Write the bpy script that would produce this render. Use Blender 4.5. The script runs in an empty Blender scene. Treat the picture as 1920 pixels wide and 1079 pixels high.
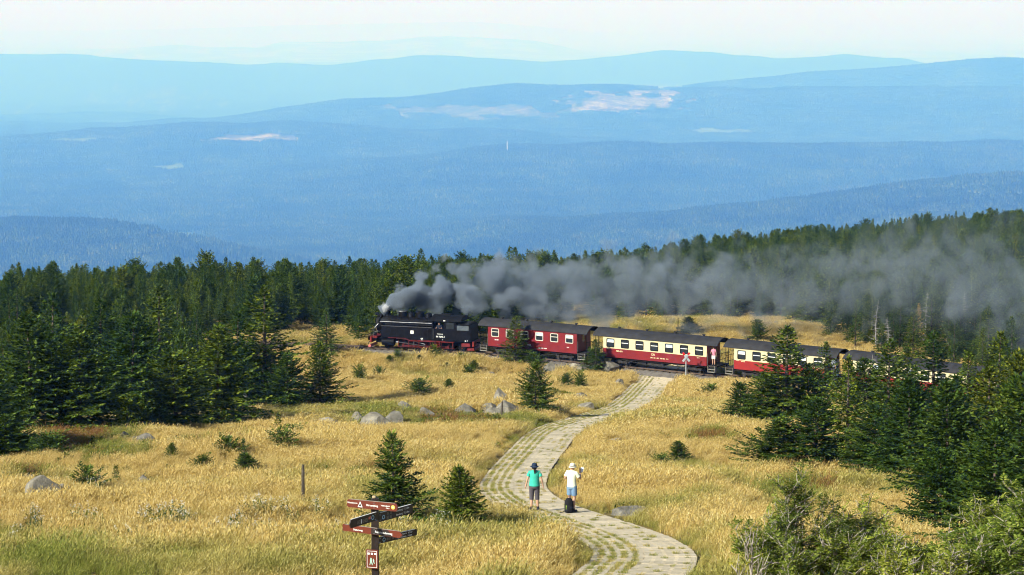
import bpy, bmesh, math, random
import numpy as np
from mathutils import Vector, Matrix, Euler

random.seed(7)
SC = bpy.context.scene
COL = SC.collection

# ---------------------------------------------------------------- camera
F = 4500.0                    # focal length in photograph pixels (1920 wide)
CZ = 32.8                     # camera height above the railway
HY = -9.0                     # eye level row in the photograph
PITCH = math.atan((539.5 - HY) / F)
cam_d = bpy.data.cameras.new('camera')
cam = bpy.data.objects.new('camera', cam_d)
COL.objects.link(cam)
cam.location = (0, 0, CZ)
cam.rotation_euler = (math.pi / 2 - PITCH, 0, 0)
cam_d.sensor_width = 36.0
cam_d.lens = 36.0 * F / 1920.0
cam_d.clip_start = 0.5
cam_d.clip_end = 900000.0
SC.camera = cam

# ---------------------------------------------------------------- sky and sun
SUN_DIR = Vector((-0.74, -0.62, 0.60)).normalized()      # towards the sun
world = bpy.data.worlds.new('World')
SC.world = world
world.use_nodes = True
wn = world.node_tree
wn.nodes.clear()
w_out = wn.nodes.new('ShaderNodeOutputWorld')
w_bg = wn.nodes.new('ShaderNodeBackground')
w_sky = wn.nodes.new('ShaderNodeTexSky')
w_sky.sky_type = 'NISHITA'
w_sky.sun_disc = False
w_sky.sun_elevation = math.asin(SUN_DIR.z)
w_sky.sun_rotation = math.atan2(SUN_DIR.x, SUN_DIR.y)
w_sky.altitude = 1100.0
w_sky.air_density = 1.0
w_sky.dust_density = 1.0
w_sky.ozone_density = 1.0
w_bg.inputs['Strength'].default_value = 0.085
wn.links.new(w_sky.outputs[0], w_bg.inputs['Color'])
wn.links.new(w_bg.outputs[0], w_out.inputs['Surface'])

sun_d = bpy.data.lights.new('sun', 'SUN')
sun_d.energy = 5.0
sun_d.angle = math.radians(0.5)
sun_d.color = (1.0, 0.985, 0.86)
sun = bpy.data.objects.new('sun', sun_d)
COL.objects.link(sun)
sun.rotation_euler = SUN_DIR.to_track_quat('Z', 'Y').to_euler()

SC.view_settings.view_transform = 'Standard'
SC.view_settings.look = 'None'
SC.view_settings.exposure = 0.68
SC.view_settings.gamma = 1.0
SC.view_settings.use_curve_mapping = False
cy = SC.cycles
SC.render.engine = 'CYCLES'
cy.use_denoising = True
cy.use_adaptive_sampling = True
cy.adaptive_threshold = 0.03
cy.max_bounces = 5
cy.diffuse_bounces = 2
cy.glossy_bounces = 2
cy.transmission_bounces = 3
cy.transparent_max_bounces = 8
cy.volume_bounces = 2
cy.volume_max_steps = 256
cy.pixel_filter_type = 'BLACKMAN_HARRIS'
cy.filter_width = 1.1
cy.caustics_reflective = False
cy.caustics_refractive = False
HAZE_DENSITY = 0.000098

# ---------------------------------------------------------------- picture geometry
_s, _c = math.sin(PITCH), math.cos(PITCH)
def ray(px, py):
    u = (px - 960.0) / F
    v = (539.5 - py) / F
    return Vector((u, _c + v * _s, -_s + v * _c))
def at(px, py, Y):
    """world point seen at a pixel of the photograph, at depth Y"""
    d = ray(px, py)
    return Vector((0, 0, CZ)) + d * (Y / d.y)
def slope_row(py):
    d = ray(960, py)
    return -d.z / d.y
def project(X, Y, Z):
    """world -> photograph pixel (numpy friendly)"""
    dz = Z - CZ
    depth = Y * _c - dz * _s
    up = Y * _s + dz * _c
    return 960.0 + F * X / depth, 539.5 - F * up / depth

# ---------------------------------------------------------------- helpers
def tag(o, label=None, cat=None, group=None, kind=None):
    if label: o['label'] = label
    if cat: o['category'] = cat
    if group: o['group'] = group
    if kind: o['kind'] = kind
    return o
def empty(name, loc=(0, 0, 0), rz=0.0, label=None, cat=None, group=None):
    o = bpy.data.objects.new(name, None)
    COL.objects.link(o)
    o.location = loc
    o.rotation_euler = (0, 0, rz)
    o.empty_display_size = 0.2
    return tag(o, label, cat, group)

class MB:
    """collects faces, builds ONE mesh object"""
    def __init__(self):
        self.v = []; self.f = []; self.m = []; self.cur = 0
    def add(self, vs, fs):
        b = len(self.v)
        self.v.extend([tuple(p) for p in vs])
        for q in fs:
            self.f.append(tuple(i + b for i in q)); self.m.append(self.cur)
        return b
    def box(self, x0, x1, y0, y1, z0, z1, mat=None):
        vs = [(x0,y0,z0),(x1,y0,z0),(x1,y1,z0),(x0,y1,z0),(x0,y0,z1),(x1,y0,z1),(x1,y1,z1),(x0,y1,z1)]
        if mat is not None: vs = [mat @ Vector(p) for p in vs]
        self.add(vs, [(3,2,1,0),(4,5,6,7),(0,1,5,4),(1,2,6,5),(2,3,7,6),(3,0,4,7)])
    def bbox(self, x0, x1, y0, y1, z0, z1, b=0.02):
        """box with chamfered edges"""
        bm = bmesh.new()
        bmesh.ops.create_cube(bm, size=1)
        for q in bm.verts:
            q.co = Vector(((x0+x1)/2+q.co.x*(x1-x0), (y0+y1)/2+q.co.y*(y1-y0), (z0+z1)/2+q.co.z*(z1-z0)))
        bmesh.ops.bevel(bm, geom=list(bm.edges), offset=b, segments=1, affect='EDGES')
        bm.verts.index_update()
        self.add([q.co[:] for q in bm.verts], [[q.index for q in fc.verts] for fc in bm.faces])
        bm.free()
    def tube(self, pts, rad, n=8, cap=True, flat=1.0):
        pts = [Vector(p) for p in pts]
        if not hasattr(rad, '__len__'): rad = [rad] * len(pts)
        rings = []
        up = Vector((0, 0, 1))
        for i, p in enumerate(pts):
            t = (pts[min(i+1, len(pts)-1)] - pts[max(i-1, 0)])
            if t.length < 1e-9: t = Vector((0, 0, 1))
            t.normalize()
            ref = up if abs(t.z) < 0.93 else Vector((0, 1, 0))
            a = t.cross(ref).normalized(); b = t.cross(a).normalized()
            rings.append([p + (a * math.cos(2*math.pi*k/n) + b * math.sin(2*math.pi*k/n) * flat) * rad[i] for k in range(n)])
        vs = [q for r in rings for q in r]
        fs = []
        for i in range(len(pts) - 1):
            for k in range(n):
                fs.append((i*n+k, i*n+(k+1)%n, (i+1)*n+(k+1)%n, (i+1)*n+k))
        if cap:
            fs.append(tuple(reversed(range(n)))); fs.append(tuple((len(pts)-1)*n+k for k in range(n)))
        self.add(vs, fs)
    def loft(self, rings, cap=True):
        n = len(rings[0]); vs = [q for r in rings for q in r]; fs = []
        for i in range(len(rings) - 1):
            for k in range(n):
                fs.append((i*n+k, i*n+(k+1)%n, (i+1)*n+(k+1)%n, (i+1)*n+k))
        if cap:
            fs.append(tuple(reversed(range(n)))); fs.append(tuple((len(rings)-1)*n+k for k in range(n)))
        self.add(vs, fs)
    def lathe(self, prof, c=(0,0,0), n=16, axis='z', sx=1.0, sy=1.0):
        rings = []
        for r, h in prof:
            ring = []
            for k in range(n):
                a = 2*math.pi*k/n
                if axis == 'z': p = (c[0]+r*math.cos(a)*sx, c[1]+r*math.sin(a)*sy, c[2]+h)
                elif axis == 'y': p = (c[0]+r*math.cos(a)*sx, c[1]+h, c[2]+r*math.sin(a)*sy)
                else: p = (c[0]+h, c[1]+r*math.cos(a)*sx, c[2]+r*math.sin(a)*sy)
                ring.append(p)
            rings.append(ring)
        self.loft(rings)
    def prism(self, poly, y0, y1):
        """polygon in xz extruded along y"""
        n = len(poly)
        vs = [(p[0], y0, p[1]) for p in poly] + [(p[0], y1, p[1]) for p in poly]
        fs = [tuple(range(n)), tuple(reversed(range(n, 2*n)))]
        for k in range(n): fs.append((k, n+k, n+(k+1)%n, (k+1)%n))
        self.add(vs, fs)
    def prism_x(self, poly, x0, x1):
        """polygon in yz extruded along x"""
        n = len(poly)
        vs = [(x0, p[0], p[1]) for p in poly] + [(x1, p[0], p[1]) for p in poly]
        fs = [tuple(reversed(range(n))), tuple(range(n, 2*n))]
        for k in range(n): fs.append((k, (k+1)%n, n+(k+1)%n, n+k))
        self.add(vs, fs)
    def mesh(self, name, mats, smooth=False):
        me = bpy.data.meshes.new(name)
        me.from_pydata(self.v, [], self.f)
        if not isinstance(mats, (list, tuple)): mats = [mats]
        for m in mats: me.materials.append(m)
        if len(mats) > 1: me.polygons.foreach_set('material_index', self.m)
        if smooth: me.polygons.foreach_set('use_smooth', [True] * len(self.f))
        me.update()
        return me
    def build(self, name, mats, parent=None, smooth=False, loc=None):
        o = bpy.data.objects.new(name, self.mesh(name, mats, smooth))
        COL.objects.link(o)
        if parent: o.parent = parent
        if loc is not None: o.location = loc
        return o
def smooth_by_angle(o, ang=40):
    me = o.data
    me.polygons.foreach_set('use_smooth', [True] * len(me.polygons))
    bm = bmesh.new(); bm.from_mesh(me)
    for e in bm.edges:
        if len(e.link_faces) == 2 and e.calc_face_angle(0) > math.radians(ang): e.smooth = False
    bm.to_mesh(me); bm.free()
    return o
def np_mesh(name, verts, quads, mats, smooth=False):
    me = bpy.data.meshes.new(name)
    verts = np.asarray(verts, dtype=np.float32); quads = np.asarray(quads, dtype=np.int32)
    k = quads.shape[1]
    me.vertices.add(len(verts)); me.vertices.foreach_set('co', verts.ravel())
    me.loops.add(quads.size); me.loops.foreach_set('vertex_index', quads.ravel())
    me.polygons.add(len(quads)); me.polygons.foreach_set('loop_start', np.arange(len(quads), dtype=np.int32) * k)
    if smooth: me.polygons.foreach_set('use_smooth', np.ones(len(quads), dtype=bool))
    if not isinstance(mats, (list, tuple)): mats = [mats]
    for m in mats: me.materials.append(m)
    me.update(calc_edges=True)
    return me
def link(name, me, parent=None):
    o = bpy.data.objects.new(name, me); COL.objects.link(o)
    if parent: o.parent = parent
    return o
def grid_quads(nr, nc):
    i = np.arange(nr - 1)[:, None] * nc + np.arange(nc - 1)[None, :]
    return np.stack([i, i + 1, i + nc + 1, i + nc], axis=-1).reshape(-1, 4)

# smooth value noise in numpy (2-D)
_rng = np.random.RandomState(11)
_tab = _rng.rand(256, 256)
def vnoise(x, y):
    x = np.asarray(x, float); y = np.asarray(y, float)
    xi = np.floor(x).astype(int); yi = np.floor(y).astype(int)
    fx = x - xi; fy = y - yi
    fx = fx*fx*(3-2*fx); fy = fy*fy*(3-2*fy)
    a = _tab[xi & 255, yi & 255]; b = _tab[(xi+1) & 255, yi & 255]
    c = _tab[xi & 255, (yi+1) & 255]; d = _tab[(xi+1) & 255, (yi+1) & 255]
    return (a*(1-fx)+b*fx)*(1-fy) + (c*(1-fx)+d*fx)*fy - 0.5
def fbm(x, y, o=4):
    s = 0; a = 1.0
    for k in range(o):
        s = s + a * vnoise(x * 2**k + 17*k, y * 2**k + 31*k); a *= 0.5
    return s
def sstep(a, b, x):
    t = np.clip((x - a) / (b - a), 0, 1)
    return t*t*(3-2*t)

# ---------------------------------------------------------------- materials
def new_mat(name):
    m = bpy.data.materials.new(name); m.use_nodes = True
    nt = m.node_tree; nt.nodes.clear()
    out = nt.nodes.new('ShaderNodeOutputMaterial')
    return m, nt, out
def N(nt, t, **kw):
    n = nt.nodes.new(t)
    for k, v in kw.items():
        if k.startswith('i_'): n.inputs[k[2:].replace('_', ' ')].default_value = v
        else: setattr(n, k, v)
    return n
def ramp(nt, fac, stops, interp='LINEAR'):
    r = nt.nodes.new('ShaderNodeValToRGB'); cr = r.color_ramp; cr.interpolation = interp
    while len(cr.elements) < len(stops): cr.elements.new(0.5)
    for e, (p, c) in zip(cr.elements, stops):
        e.position = p; e.color = (c[0], c[1], c[2], 1)
    nt.links.new(fac, r.inputs[0])
    return r.outputs[0]
def mixc(nt, fac, a, b, mode='MIX'):
    n = nt.nodes.new('ShaderNodeMix'); n.data_type = 'RGBA'; n.blend_type = mode
    for sock, val in ((n.inputs[0], fac), (n.inputs[6], a), (n.inputs[7], b)):
        if hasattr(val, 'links'): nt.links.new(val, sock)
        elif hasattr(val, '__len__'): sock.default_value = (val[0], val[1], val[2], 1)
        else: sock.default_value = val
    return n.outputs[2]
def math_n(nt, op, a, b=None, c=None, clamp=False):
    n = nt.nodes.new('ShaderNodeMath'); n.operation = op; n.use_clamp = clamp
    for i, v in enumerate((a, b, c)):
        if v is None: continue
        if hasattr(v, 'links'): nt.links.new(v, n.inputs[i])
        else: n.inputs[i].default_value = v
    return n.outputs[0]
def noise_n(nt, vec, scale, detail=3, rough=0.55, dims='3D'):
    n = nt.nodes.new('ShaderNodeTexNoise'); n.noise_dimensions = dims
    n.inputs['Scale'].default_value = scale; n.inputs['Detail'].default_value = detail; n.inputs['Roughness'].default_value = rough
    if vec is not None: nt.links.new(vec, n.inputs['Vector'])
    return n.outputs[0]
def bsdf(nt, out, color, rough=0.7, metal=0.0, spec=0.3, normal=None):
    b = nt.nodes.new('ShaderNodeBsdfPrincipled')
    if hasattr(color, 'links'): nt.links.new(color, b.inputs['Base Color'])
    else: b.inputs['Base Color'].default_value = (color[0], color[1], color[2], 1)
    if hasattr(rough, 'links'): nt.links.new(rough, b.inputs['Roughness'])
    else: b.inputs['Roughness'].default_value = rough
    b.inputs['Metallic'].default_value = metal
    b.inputs['Specular IOR Level'].default_value = spec
    if normal is not None: nt.links.new(normal, b.inputs['Normal'])
    nt.links.new(b.outputs[0], out.inputs['Surface'])
    return b
def bump(nt, h, strength=0.5, dist=0.1):
    n = nt.nodes.new('ShaderNodeBump'); n.inputs['Strength'].default_value = strength; n.inputs['Distance'].default_value = dist
    nt.links.new(h, n.inputs['Height'])
    return n.outputs[0]
def mat_plain(name, col, rough=0.6, metal=0.0, var=0.25, scale=6.0, spec=0.4, dirt=None):
    """paint / cloth with small uneven wear"""
    m, nt, out = new_mat(name)
    tc = N(nt, 'ShaderNodeTexCoord')
    n1 = noise_n(nt, tc.outputs['Object'], scale, 4, 0.6)
    dark = tuple(c * (1 - var) for c in col); light = tuple(min(1, c * (1 + var * 0.7)) for c in col)
    c = ramp(nt, n1, [(0.3, dark), (0.7, light)])
    if dirt:
        n2 = noise_n(nt, tc.outputs['Object'], scale * 0.35, 5, 0.7)
        f = ramp(nt, n2, [(0.5, (0, 0, 0)), (0.75, (1, 1, 1))])
        c = mixc(nt, math_n(nt, 'MULTIPLY', f, 0.6), c, dirt)
    bsdf(nt, out, c, rough, metal, spec)
    return m
# ================================================================ terrain
# depth (m) of the meadow at picture rows, along the middle of the view
_rows = [(1157, 48), (1079, 56), (1020, 69), (960, 84), (900, 102), (850, 118), (810, 135), (790, 149),
         (770, 166), (740, 189), (720, 203), (693, 217)]
_py = [0.0, 5.0, 20.0] + [float(b) for a, b in _rows] + [226, 245, 262, 290, 320, 400]
_pd = [1.7, 2.6, 6.0] + [slope_row(a) * b for a, b in _rows] + [32.9, 33.6, 34.6, 37.0, 39.8, 47.5]
_yy = np.arange(-60, 401, 1.0)
_dd = np.interp(_yy, _py, _pd)
_k = np.exp(-np.linspace(-2, 2, 17)**2); _k /= _k.sum()
_dd = np.convolve(np.pad(_dd, 8, mode='edge'), _k, mode='valid')

# railway centre line: (pixel x, rail row, depth) on the level of the line
TRK_PX = [(-420, 628, 0), (-150, 634, 0), (100, 638, 0), (300, 641, 0), (450, 643.5, 0), (590, 648, 0), (693, 653, 0), (800, 656.5, 0), (897, 662, 0),
          (1010, 672, 0), (1120, 682.5, 0), (1240, 694, 0), (1360, 706, 0), (1470, 717, 0), (1585, 730, 0),
          (1720, 748, 0), (1850, 768, 0), (1990, 793, 0), (2130, 822, 0)]
_tp = []
for x, y, _ in TRK_PX:
    Y = CZ / slope_row(y); _tp.append(at(x, y, Y))
def catmull(pts, step=0.5):
    P = [2*pts[0]-pts[1]] + list(pts) + [2*pts[-1]-pts[-2]]
    out = []
    for i in range(1, len(P) - 2):
        n = max(2, int((P[i+1]-P[i]).length / step))
        for k in range(n):
            t = k / n
            out.append(0.5*((2*P[i]) + (P[i+1]-P[i-1])*t + (2*P[i-1]-5*P[i]+4*P[i+1]-P[i+2])*t*t + (-P[i-1]+3*P[i]-3*P[i+1]+P[i+2])*t**3))
    out.append(P[-2].copy())
    return out
TRK = catmull(_tp, 0.5)
_T = np.array([(p.x, p.y) for p in TRK])
# smooth the line so that rails bend evenly
for _ in range(30):
    _T[1:-1] = 0.25*_T[:-2] + 0.5*_T[1:-1] + 0.25*_T[2:]
def dist_poly(X, Y, poly, chunk=4000):
    X = np.atleast_1d(np.asarray(X, float)).ravel(); Y = np.atleast_1d(np.asarray(Y, float)).ravel()
    out = np.empty(len(X)); arg = np.empty(len(X), int)
    for i in range(0, len(X), chunk):
        d = (X[i:i+chunk, None]-poly[None, :, 0])**2 + (Y[i:i+chunk, None]-poly[None, :, 1])**2
        a = d.argmin(1); arg[i:i+chunk] = a; out[i:i+chunk] = np.sqrt(d[np.arange(len(a)), a])
    return out, arg

def seg_dist(X, Y, poly):
    d = np.full(len(X), 1e9)
    for a, b in zip(poly[:-1], poly[1:]):
        ex, ey = b - a; q = ex*ex + ey*ey + 1e-12
        t = np.clip(((X-a[0])*ex + (Y-a[1])*ey)/q, 0, 1)
        d = np.minimum(d, (X-a[0]-t*ex)**2 + (Y-a[1]-t*ey)**2)
    return np.sqrt(d)
class DField:
    """distance to a line, sampled once"""
    def __init__(self, poly, res=0.5, x0=-200, x1=220, y0=20, y1=330):
        self.r = res; self.x0 = x0; self.y0 = y0
        xs = np.arange(x0, x1, res); ys = np.arange(y0, y1, res)
        X, Y = np.meshgrid(xs, ys, indexing='ij')
        self.g = seg_dist(X.ravel(), Y.ravel(), poly).reshape(X.shape)
    def __call__(self, X, Y):
        fx = np.clip((np.asarray(X, float)-self.x0)/self.r, 0, self.g.shape[0]-1.001); fy = np.clip((np.asarray(Y, float)-self.y0)/self.r, 0, self.g.shape[1]-1.001)
        i = fx.astype(int); j = fy.astype(int); a = fx-i; b = fy-j; g = self.g
        return (g[i, j]*(1-a)+g[i+1, j]*a)*(1-b) + (g[i, j+1]*(1-a)+g[i+1, j+1]*a)*b
D_TRK = DField(_T[::4]); D_PATH = None
def base_h(X, Y):
    """smooth hillside without small bumps"""
    X = np.asarray(X, float); Y = np.asarray(Y, float)
    d = np.interp(np.minimum(Y, 400), _yy, _dd)
    # behind the line: falls away early on the left, later on the right
    u = X / np.maximum(Y, 60)
    sl = np.interp(u, [-0.22, -0.1, 0.0, 0.1, 0.22], [0.140, 0.130, 0.112, 0.082, 0.064])
    crest = np.interp(u, [-0.22, -0.1, 0.0, 0.1, 0.22], [330, 340, 380, 450, 520])
    e = np.maximum(Y - 262, 0)
    d2 = 34.6 + sl * e + 0.00045 * np.maximum(Y - crest, 0)**1.7 + 0.04*np.maximum(Y-crest, 0)
    d = np.where(Y > 262, d2, d)
    return CZ - d
def near_h(X, Y, bumps=True):
    X = np.asarray(X, float); Y = np.asarray(Y, float)
    h = base_h(X, Y)
    sh = X.shape
    if bumps:
        a = 0.9 * fbm(X/14+3, Y/14+5, 2) + 0.35 * fbm(X/3.5+9, Y/3.5, 2)
        dp = D_PATH(X, Y) if D_PATH else 99.0
        h = h + a * sstep(1.6, 6.0, dp) * np.where(Y > 30, 1, 0.3)
    # level bed for the railway
    w = 1 - sstep(2.2, 9.0, D_TRK(X, Y))
    return h*(1-w) + (-0.32)*w
PATH = np.array([(1e6, 1e6)])
def ground_at(px, py, bumps=True):
    """point of the ground seen at a pixel of the photograph"""
    d = ray(px, py)
    ts = np.concatenate([np.arange(30, 560, 0.25)])
    P = np.array([[0, 0, CZ]]) + ts[:, None] * (np.array(d) / d.y)[None, :]
    h = near_h(P[:, 0], P[:, 1], bumps)
    k = np.argmax(P[:, 2] <= h)
    if not (P[:, 2] <= h).any(): k = len(ts) - 1
    if k > 0:
        a = P[k-1, 2]-h[k-1]; b = h[k]-P[k, 2]; t = a/(a+b+1e-9)
        p = P[k-1]*(1-t)+P[k]*t
    else: p = P[0]
    return Vector((p[0], p[1], float(near_h(np.array([p[0]]), np.array([p[1]]), bumps)[0])))
def gz(x, y): return float(near_h(np.array([x]), np.array([y]))[0])

# the slab path: centre line in the photograph
PATH_PX = [(1085, 1165), (1150, 1120), (1188, 1078), (1210, 1052), (1203, 1032), (1165, 1008), (1092, 982), (1034, 962), (988, 943), (962, 920), (966, 898),
           (981, 876), (999, 855), (1014, 838), (1032, 818), (1060, 802), (1098, 789), (1138, 777.5), (1170, 767), (1192, 752),
           (1207, 737), (1225, 717), (1240, 701), (1249, 693)]
_pp = [ground_at(x, y, False) for x, y in PATH_PX]
_e = (_pp[-1]-_pp[-2]).normalized(); _pp += [_pp[-1]+_e*6, _pp[-1]+_e*14]
_pc = catmull(_pp, 0.5)
PATH = np.array([(p.x, p.y) for p in _pc])
for _ in range(25):
    PATH[1:-1] = 0.25*PATH[:-2] + 0.5*PATH[1:-1] + 0.25*PATH[2:]
# even spacing
_d = np.r_[0, np.cumsum(np.hypot(*np.diff(PATH, axis=0).T))]
_t = np.arange(0, _d[-1], 0.25)
PATH = np.stack([np.interp(_t, _d, PATH[:, 0]), np.interp(_t, _d, PATH[:, 1])], 1)
PATH_W = 2.75
D_PATH = DField(PATH[::6])

# ---------------------------------------------------------------- far country
FS = 2.5        # scale of the far country
RIDGES = [  # depth, half width, [(pixel x, crest row)]
    (3300, 420, [(-700, 470), (-300, 436), (0, 424), (150, 422), (250, 430), (330, 450), (420, 476), (520, 500), (640, 540)]),
    (4600, 520, [(560, 495), (850, 452), (1000, 434), (1200, 412), (1400, 390), (1600, 364), (1800, 344), (1920, 336), (2300, 325), (2700, 340)]),
    (7000, 800, [(500, 330), (900, 292), (1200, 276), (1500, 270), (1900, 277), (2400, 285)]),
    (8600, 800, [(-600, 300), (-200, 282), (0, 264), (150, 247), (400, 230), (550, 234), (700, 243), (850, 250), (1100, 275)]),
    (11000, 900, [(380, 225), (480, 212), (650, 187), (850, 178), (1000, 170), (1150, 163), (1400, 166), (1500, 160), (1650, 162), (2100, 175)]),
    (13000, 900, [(1150, 175), (1350, 160), (1480, 145), (1650, 138), (1800, 121), (1900, 116), (2100, 118), (2500, 125)]),
    (17000, 1500, [(-500, 100), (0, 103), (200, 105), (350, 109), (500, 121), (620, 123), (700, 116), (860, 103), (1020, 112), (1150, 104), (1240, 94), (1330, 97), (1450, 106), (1580, 100), (1700, 110), (1770, 126), (1900, 150)]),
    (27000, 2200, [(-200, 110), (100, 98), (200, 93), (350, 84), (480, 89), (530, 78), (650, 80), (800, 70), (900, 71), (1000, 77), (1080, 92), (1150, 108), (1300, 125)]),
    (40000, 4000, [(-300, 62), (200, 58), (600, 47), (900, 42), (1100, 60), (1400, 72), (2200, 80)]),
]
def far_h(X, Y):
    X = np.asarray(X, float); Y = np.asarray(Y, float)
    BY = [500, 900, 1700, 2600*FS, 4000*FS, 6000*FS, 9000*FS, 12000*FS, 15000*FS, 64000, 97000, 140000, 208000, 440000]
    BD = [78, 160, 350, 440*FS, 500*FS, 525*FS, 560*FS, 635*FS, 750*FS] + [slope_row(r)*y for r, y in ((140, 64000), (112, 97000), (93, 140000), (68, 208000), (22, 440000))]
    base = np.interp(Y, BY, BD)
    h = -base
    px = 960 + F * X / np.maximum(Y, 1)
    for D, W, pts in RIDGES:
        k = {3300: 3.05, 17000: 3.1, 27000: 4.4, 40000: 5.1}.get(D, FS); D *= k; W *= k
        xs = [p[0] for p in pts]; ds = [slope_row(p[1]) * D for p in pts]
        c = np.interp(px, xs, ds)
        edge = sstep(xs[0]-260, xs[0], px) * (1 - sstep(xs[-1], xs[-1]+260, px))
        Dv = D * (1 + 0.05*fbm(px/300+D, px*0+2.2, 2))
        g = np.exp(-((Y - Dv)/W)**2)
        b = np.interp(D, BY, BD)
        bump_ = np.maximum(b - c, 0) * g * edge
        h = np.maximum(h, -base + bump_)
    s = np.clip(Y/9000, 0.25, 3.4)
    h = h + 40*s*fbm(X/(620*s), Y/(900*s), 4) * sstep(900, 3600, Y)
    return CZ + h
def all_h(X, Y):
    a = near_h(X, Y, True); b = far_h(X, Y); w = sstep(480, 760, Y)
    return a*(1-w) + b*w
# bare felled patches and pale meadows of the far country: (px, py, half w, half h, kind)
CLEAR = [(462, 262, 82, 11, 1), (1180, 190, 112, 24, 1), (900, 209, 165, 15, 1), (350, 437, 75, 9, 2), (205, 320, 28, 5, 2),
         (315, 313, 60, 7, 2), (300, 185, 130, 22, 3), (140, 262, 45, 5, 2), (45, 207, 18, 10, 3), (1350, 245, 60, 6, 2), (1230, 185, 18, 9, 3)]
def clear_mask(X, Y, Z):
    px, py = project(X, Y, Z)
    m1 = np.zeros_like(px); m2 = np.zeros_like(px)
    for cx, cy_, w, hh, k in CLEAR:
        n = fbm(px/26+cx, py/9+cy_, 3)
        q = 1 - np.sqrt(((px-cx)/w)**2 + ((py-cy_)/hh)**2) + 1.0*n + 0.3*fbm(px/7+cx, py/2.5, 2)
        v = sstep(0.0, 0.22, q)
        if k == 1: m1 = np.maximum(m1, v*(1.0 if cx > 1000 or cx < 600 else 0.45))
        elif k == 2: m2 = np.maximum(m2, v)
        else: m1 = np.maximum(m1, v*0.35*sstep(0.0, 0.2, fbm(px/9+5, py/3, 2)))
    return m1, m2

# ---- ground materials
def mat_ground():
    m, nt, out = new_mat('meadow_soil')
    g = N(nt, 'ShaderNodeNewGeometry')
    a = noise_n(nt, g.outputs['Position'], 0.16, 4, 0.6); b = noise_n(nt, g.outputs['Position'], 2.2, 4, 0.65)
    c = ramp(nt, a, [(0.32, (0.20, 0.165, 0.05)), (0.5, (0.30, 0.22, 0.07)), (0.68, (0.17, 0.15, 0.045))])
    d = ramp(nt, b, [(0.3, (0.45, 0.42, 0.4)), (0.7, (1.0, 1.0, 1.0))])
    bsdf(nt, out, mixc(nt, 1.0, c, d, 'MULTIPLY'), 0.95, 0, 0.1, bump(nt, b, 0.7, 0.2))
    return m
def mat_valley():
    m, nt, out = new_mat('wooded_country')
    g = N(nt, 'ShaderNodeNewGeometry')
    at_ = N(nt, 'ShaderNodeAttribute', attribute_name='cover')
    sp = N(nt, 'ShaderNodeSeparateColor'); nt.links.new(at_.outputs['Color'], sp.inputs[0])
    v = noise_n(nt, g.outputs['Position'], 0.02, 5, 0.75)
    big = noise_n(nt, g.outputs['Position'], 0.0012, 3, 0.5)
    wood = ramp(nt, v, [(0.3, (0.010, 0.020, 0.010)), (0.7, (0.045, 0.075, 0.03))])
    wood = mixc(nt, math_n(nt, 'MULTIPLY', big, 0.5), wood, (0.05, 0.08, 0.025))
    fel = ramp(nt, noise_n(nt, g.outputs['Position'], 0.006, 5, 0.75), [(0.36, (0.07, 0.075, 0.03)), (0.47, (0.20, 0.17, 0.08)), (0.56, (0.34, 0.29, 0.13)), (0.66, (0.58, 0.52, 0.27))])
    mea = ramp(nt, v, [(0.3, (0.10, 0.16, 0.05)), (0.7, (0.22, 0.28, 0.09))])
    fld = ramp(nt, noise_n(nt, g.outputs['Position'], 0.0004, 4, 0.6), [(0.42, (0.06, 0.09, 0.03)), (0.52, (0.30, 0.28, 0.14)), (0.6, (0.12, 0.17, 0.05)), (0.7, (0.4, 0.34, 0.18))], 'CONSTANT')
    c = mixc(nt, sp.outputs[0], wood, fel); c = mixc(nt, sp.outputs[1], c, mea); c = mixc(nt, sp.outputs[2], c, fld)
    bsdf(nt, out, c, 0.95, 0, 0.1, bump(nt, v, 1.0, 12.0))
    return m
M_GROUND = mat_ground(); M_VALLEY = mat_valley()

def build_ground():
    ys = np.r_[np.arange(-50, 40, 5.0), np.arange(40, 300, 1.1), np.arange(300, 780, 4.0)]
    un = np.r_[np.linspace(-1.5, -0.26, 16)[:-1], np.linspace(-0.26, 0.26, 180), np.linspace(0.26, 1.5, 16)[1:]]
    Yg, U = np.meshgrid(ys, un, indexing='ij')
    X = U * (np.maximum(Yg, 0) + 25)
    Z = all_h(X, Yg)
    V = np.stack([X, Yg, Z], -1).reshape(-1, 3)
    o = link('ground', np_mesh('ground', V, grid_quads(len(ys), len(un)), M_GROUND, True))
    tag(o, kind='structure')
    ys = np.r_[np.geomspace(700, 14000*FS, 360), np.geomspace(14200*FS, 440000, 130)]
    un = np.r_[np.linspace(-0.75, -0.27, 14)[:-1], np.linspace(-0.27, 0.27, 330), np.linspace(0.27, 0.75, 14)[1:]]
    Yg, U = np.meshgrid(ys, un, indexing='ij')
    X = U * Yg
    Z = all_h(X, Yg) - np.where(Yg < 760, 3.0, 0.0)
    V = np.stack([X, Yg, Z], -1).reshape(-1, 3)
    me = np_mesh('valley', V, grid_quads(len(ys), len(un)), M_VALLEY, True)
    m1, m2 = clear_mask(V[:, 0], V[:, 1], V[:, 2])
    fl = sstep(61000, 83000, V[:, 1])
    ca = me.color_attributes.new('cover', 'FLOAT_COLOR', 'POINT')
    ca.data.foreach_set('color', np.stack([m1, m2, fl, np.ones(len(V))], 1).astype(np.float32).ravel())
    tag(link('valley', me), kind='structure')
    return float(V[:, 2].min())
Z_LOW = build_ground()

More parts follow.
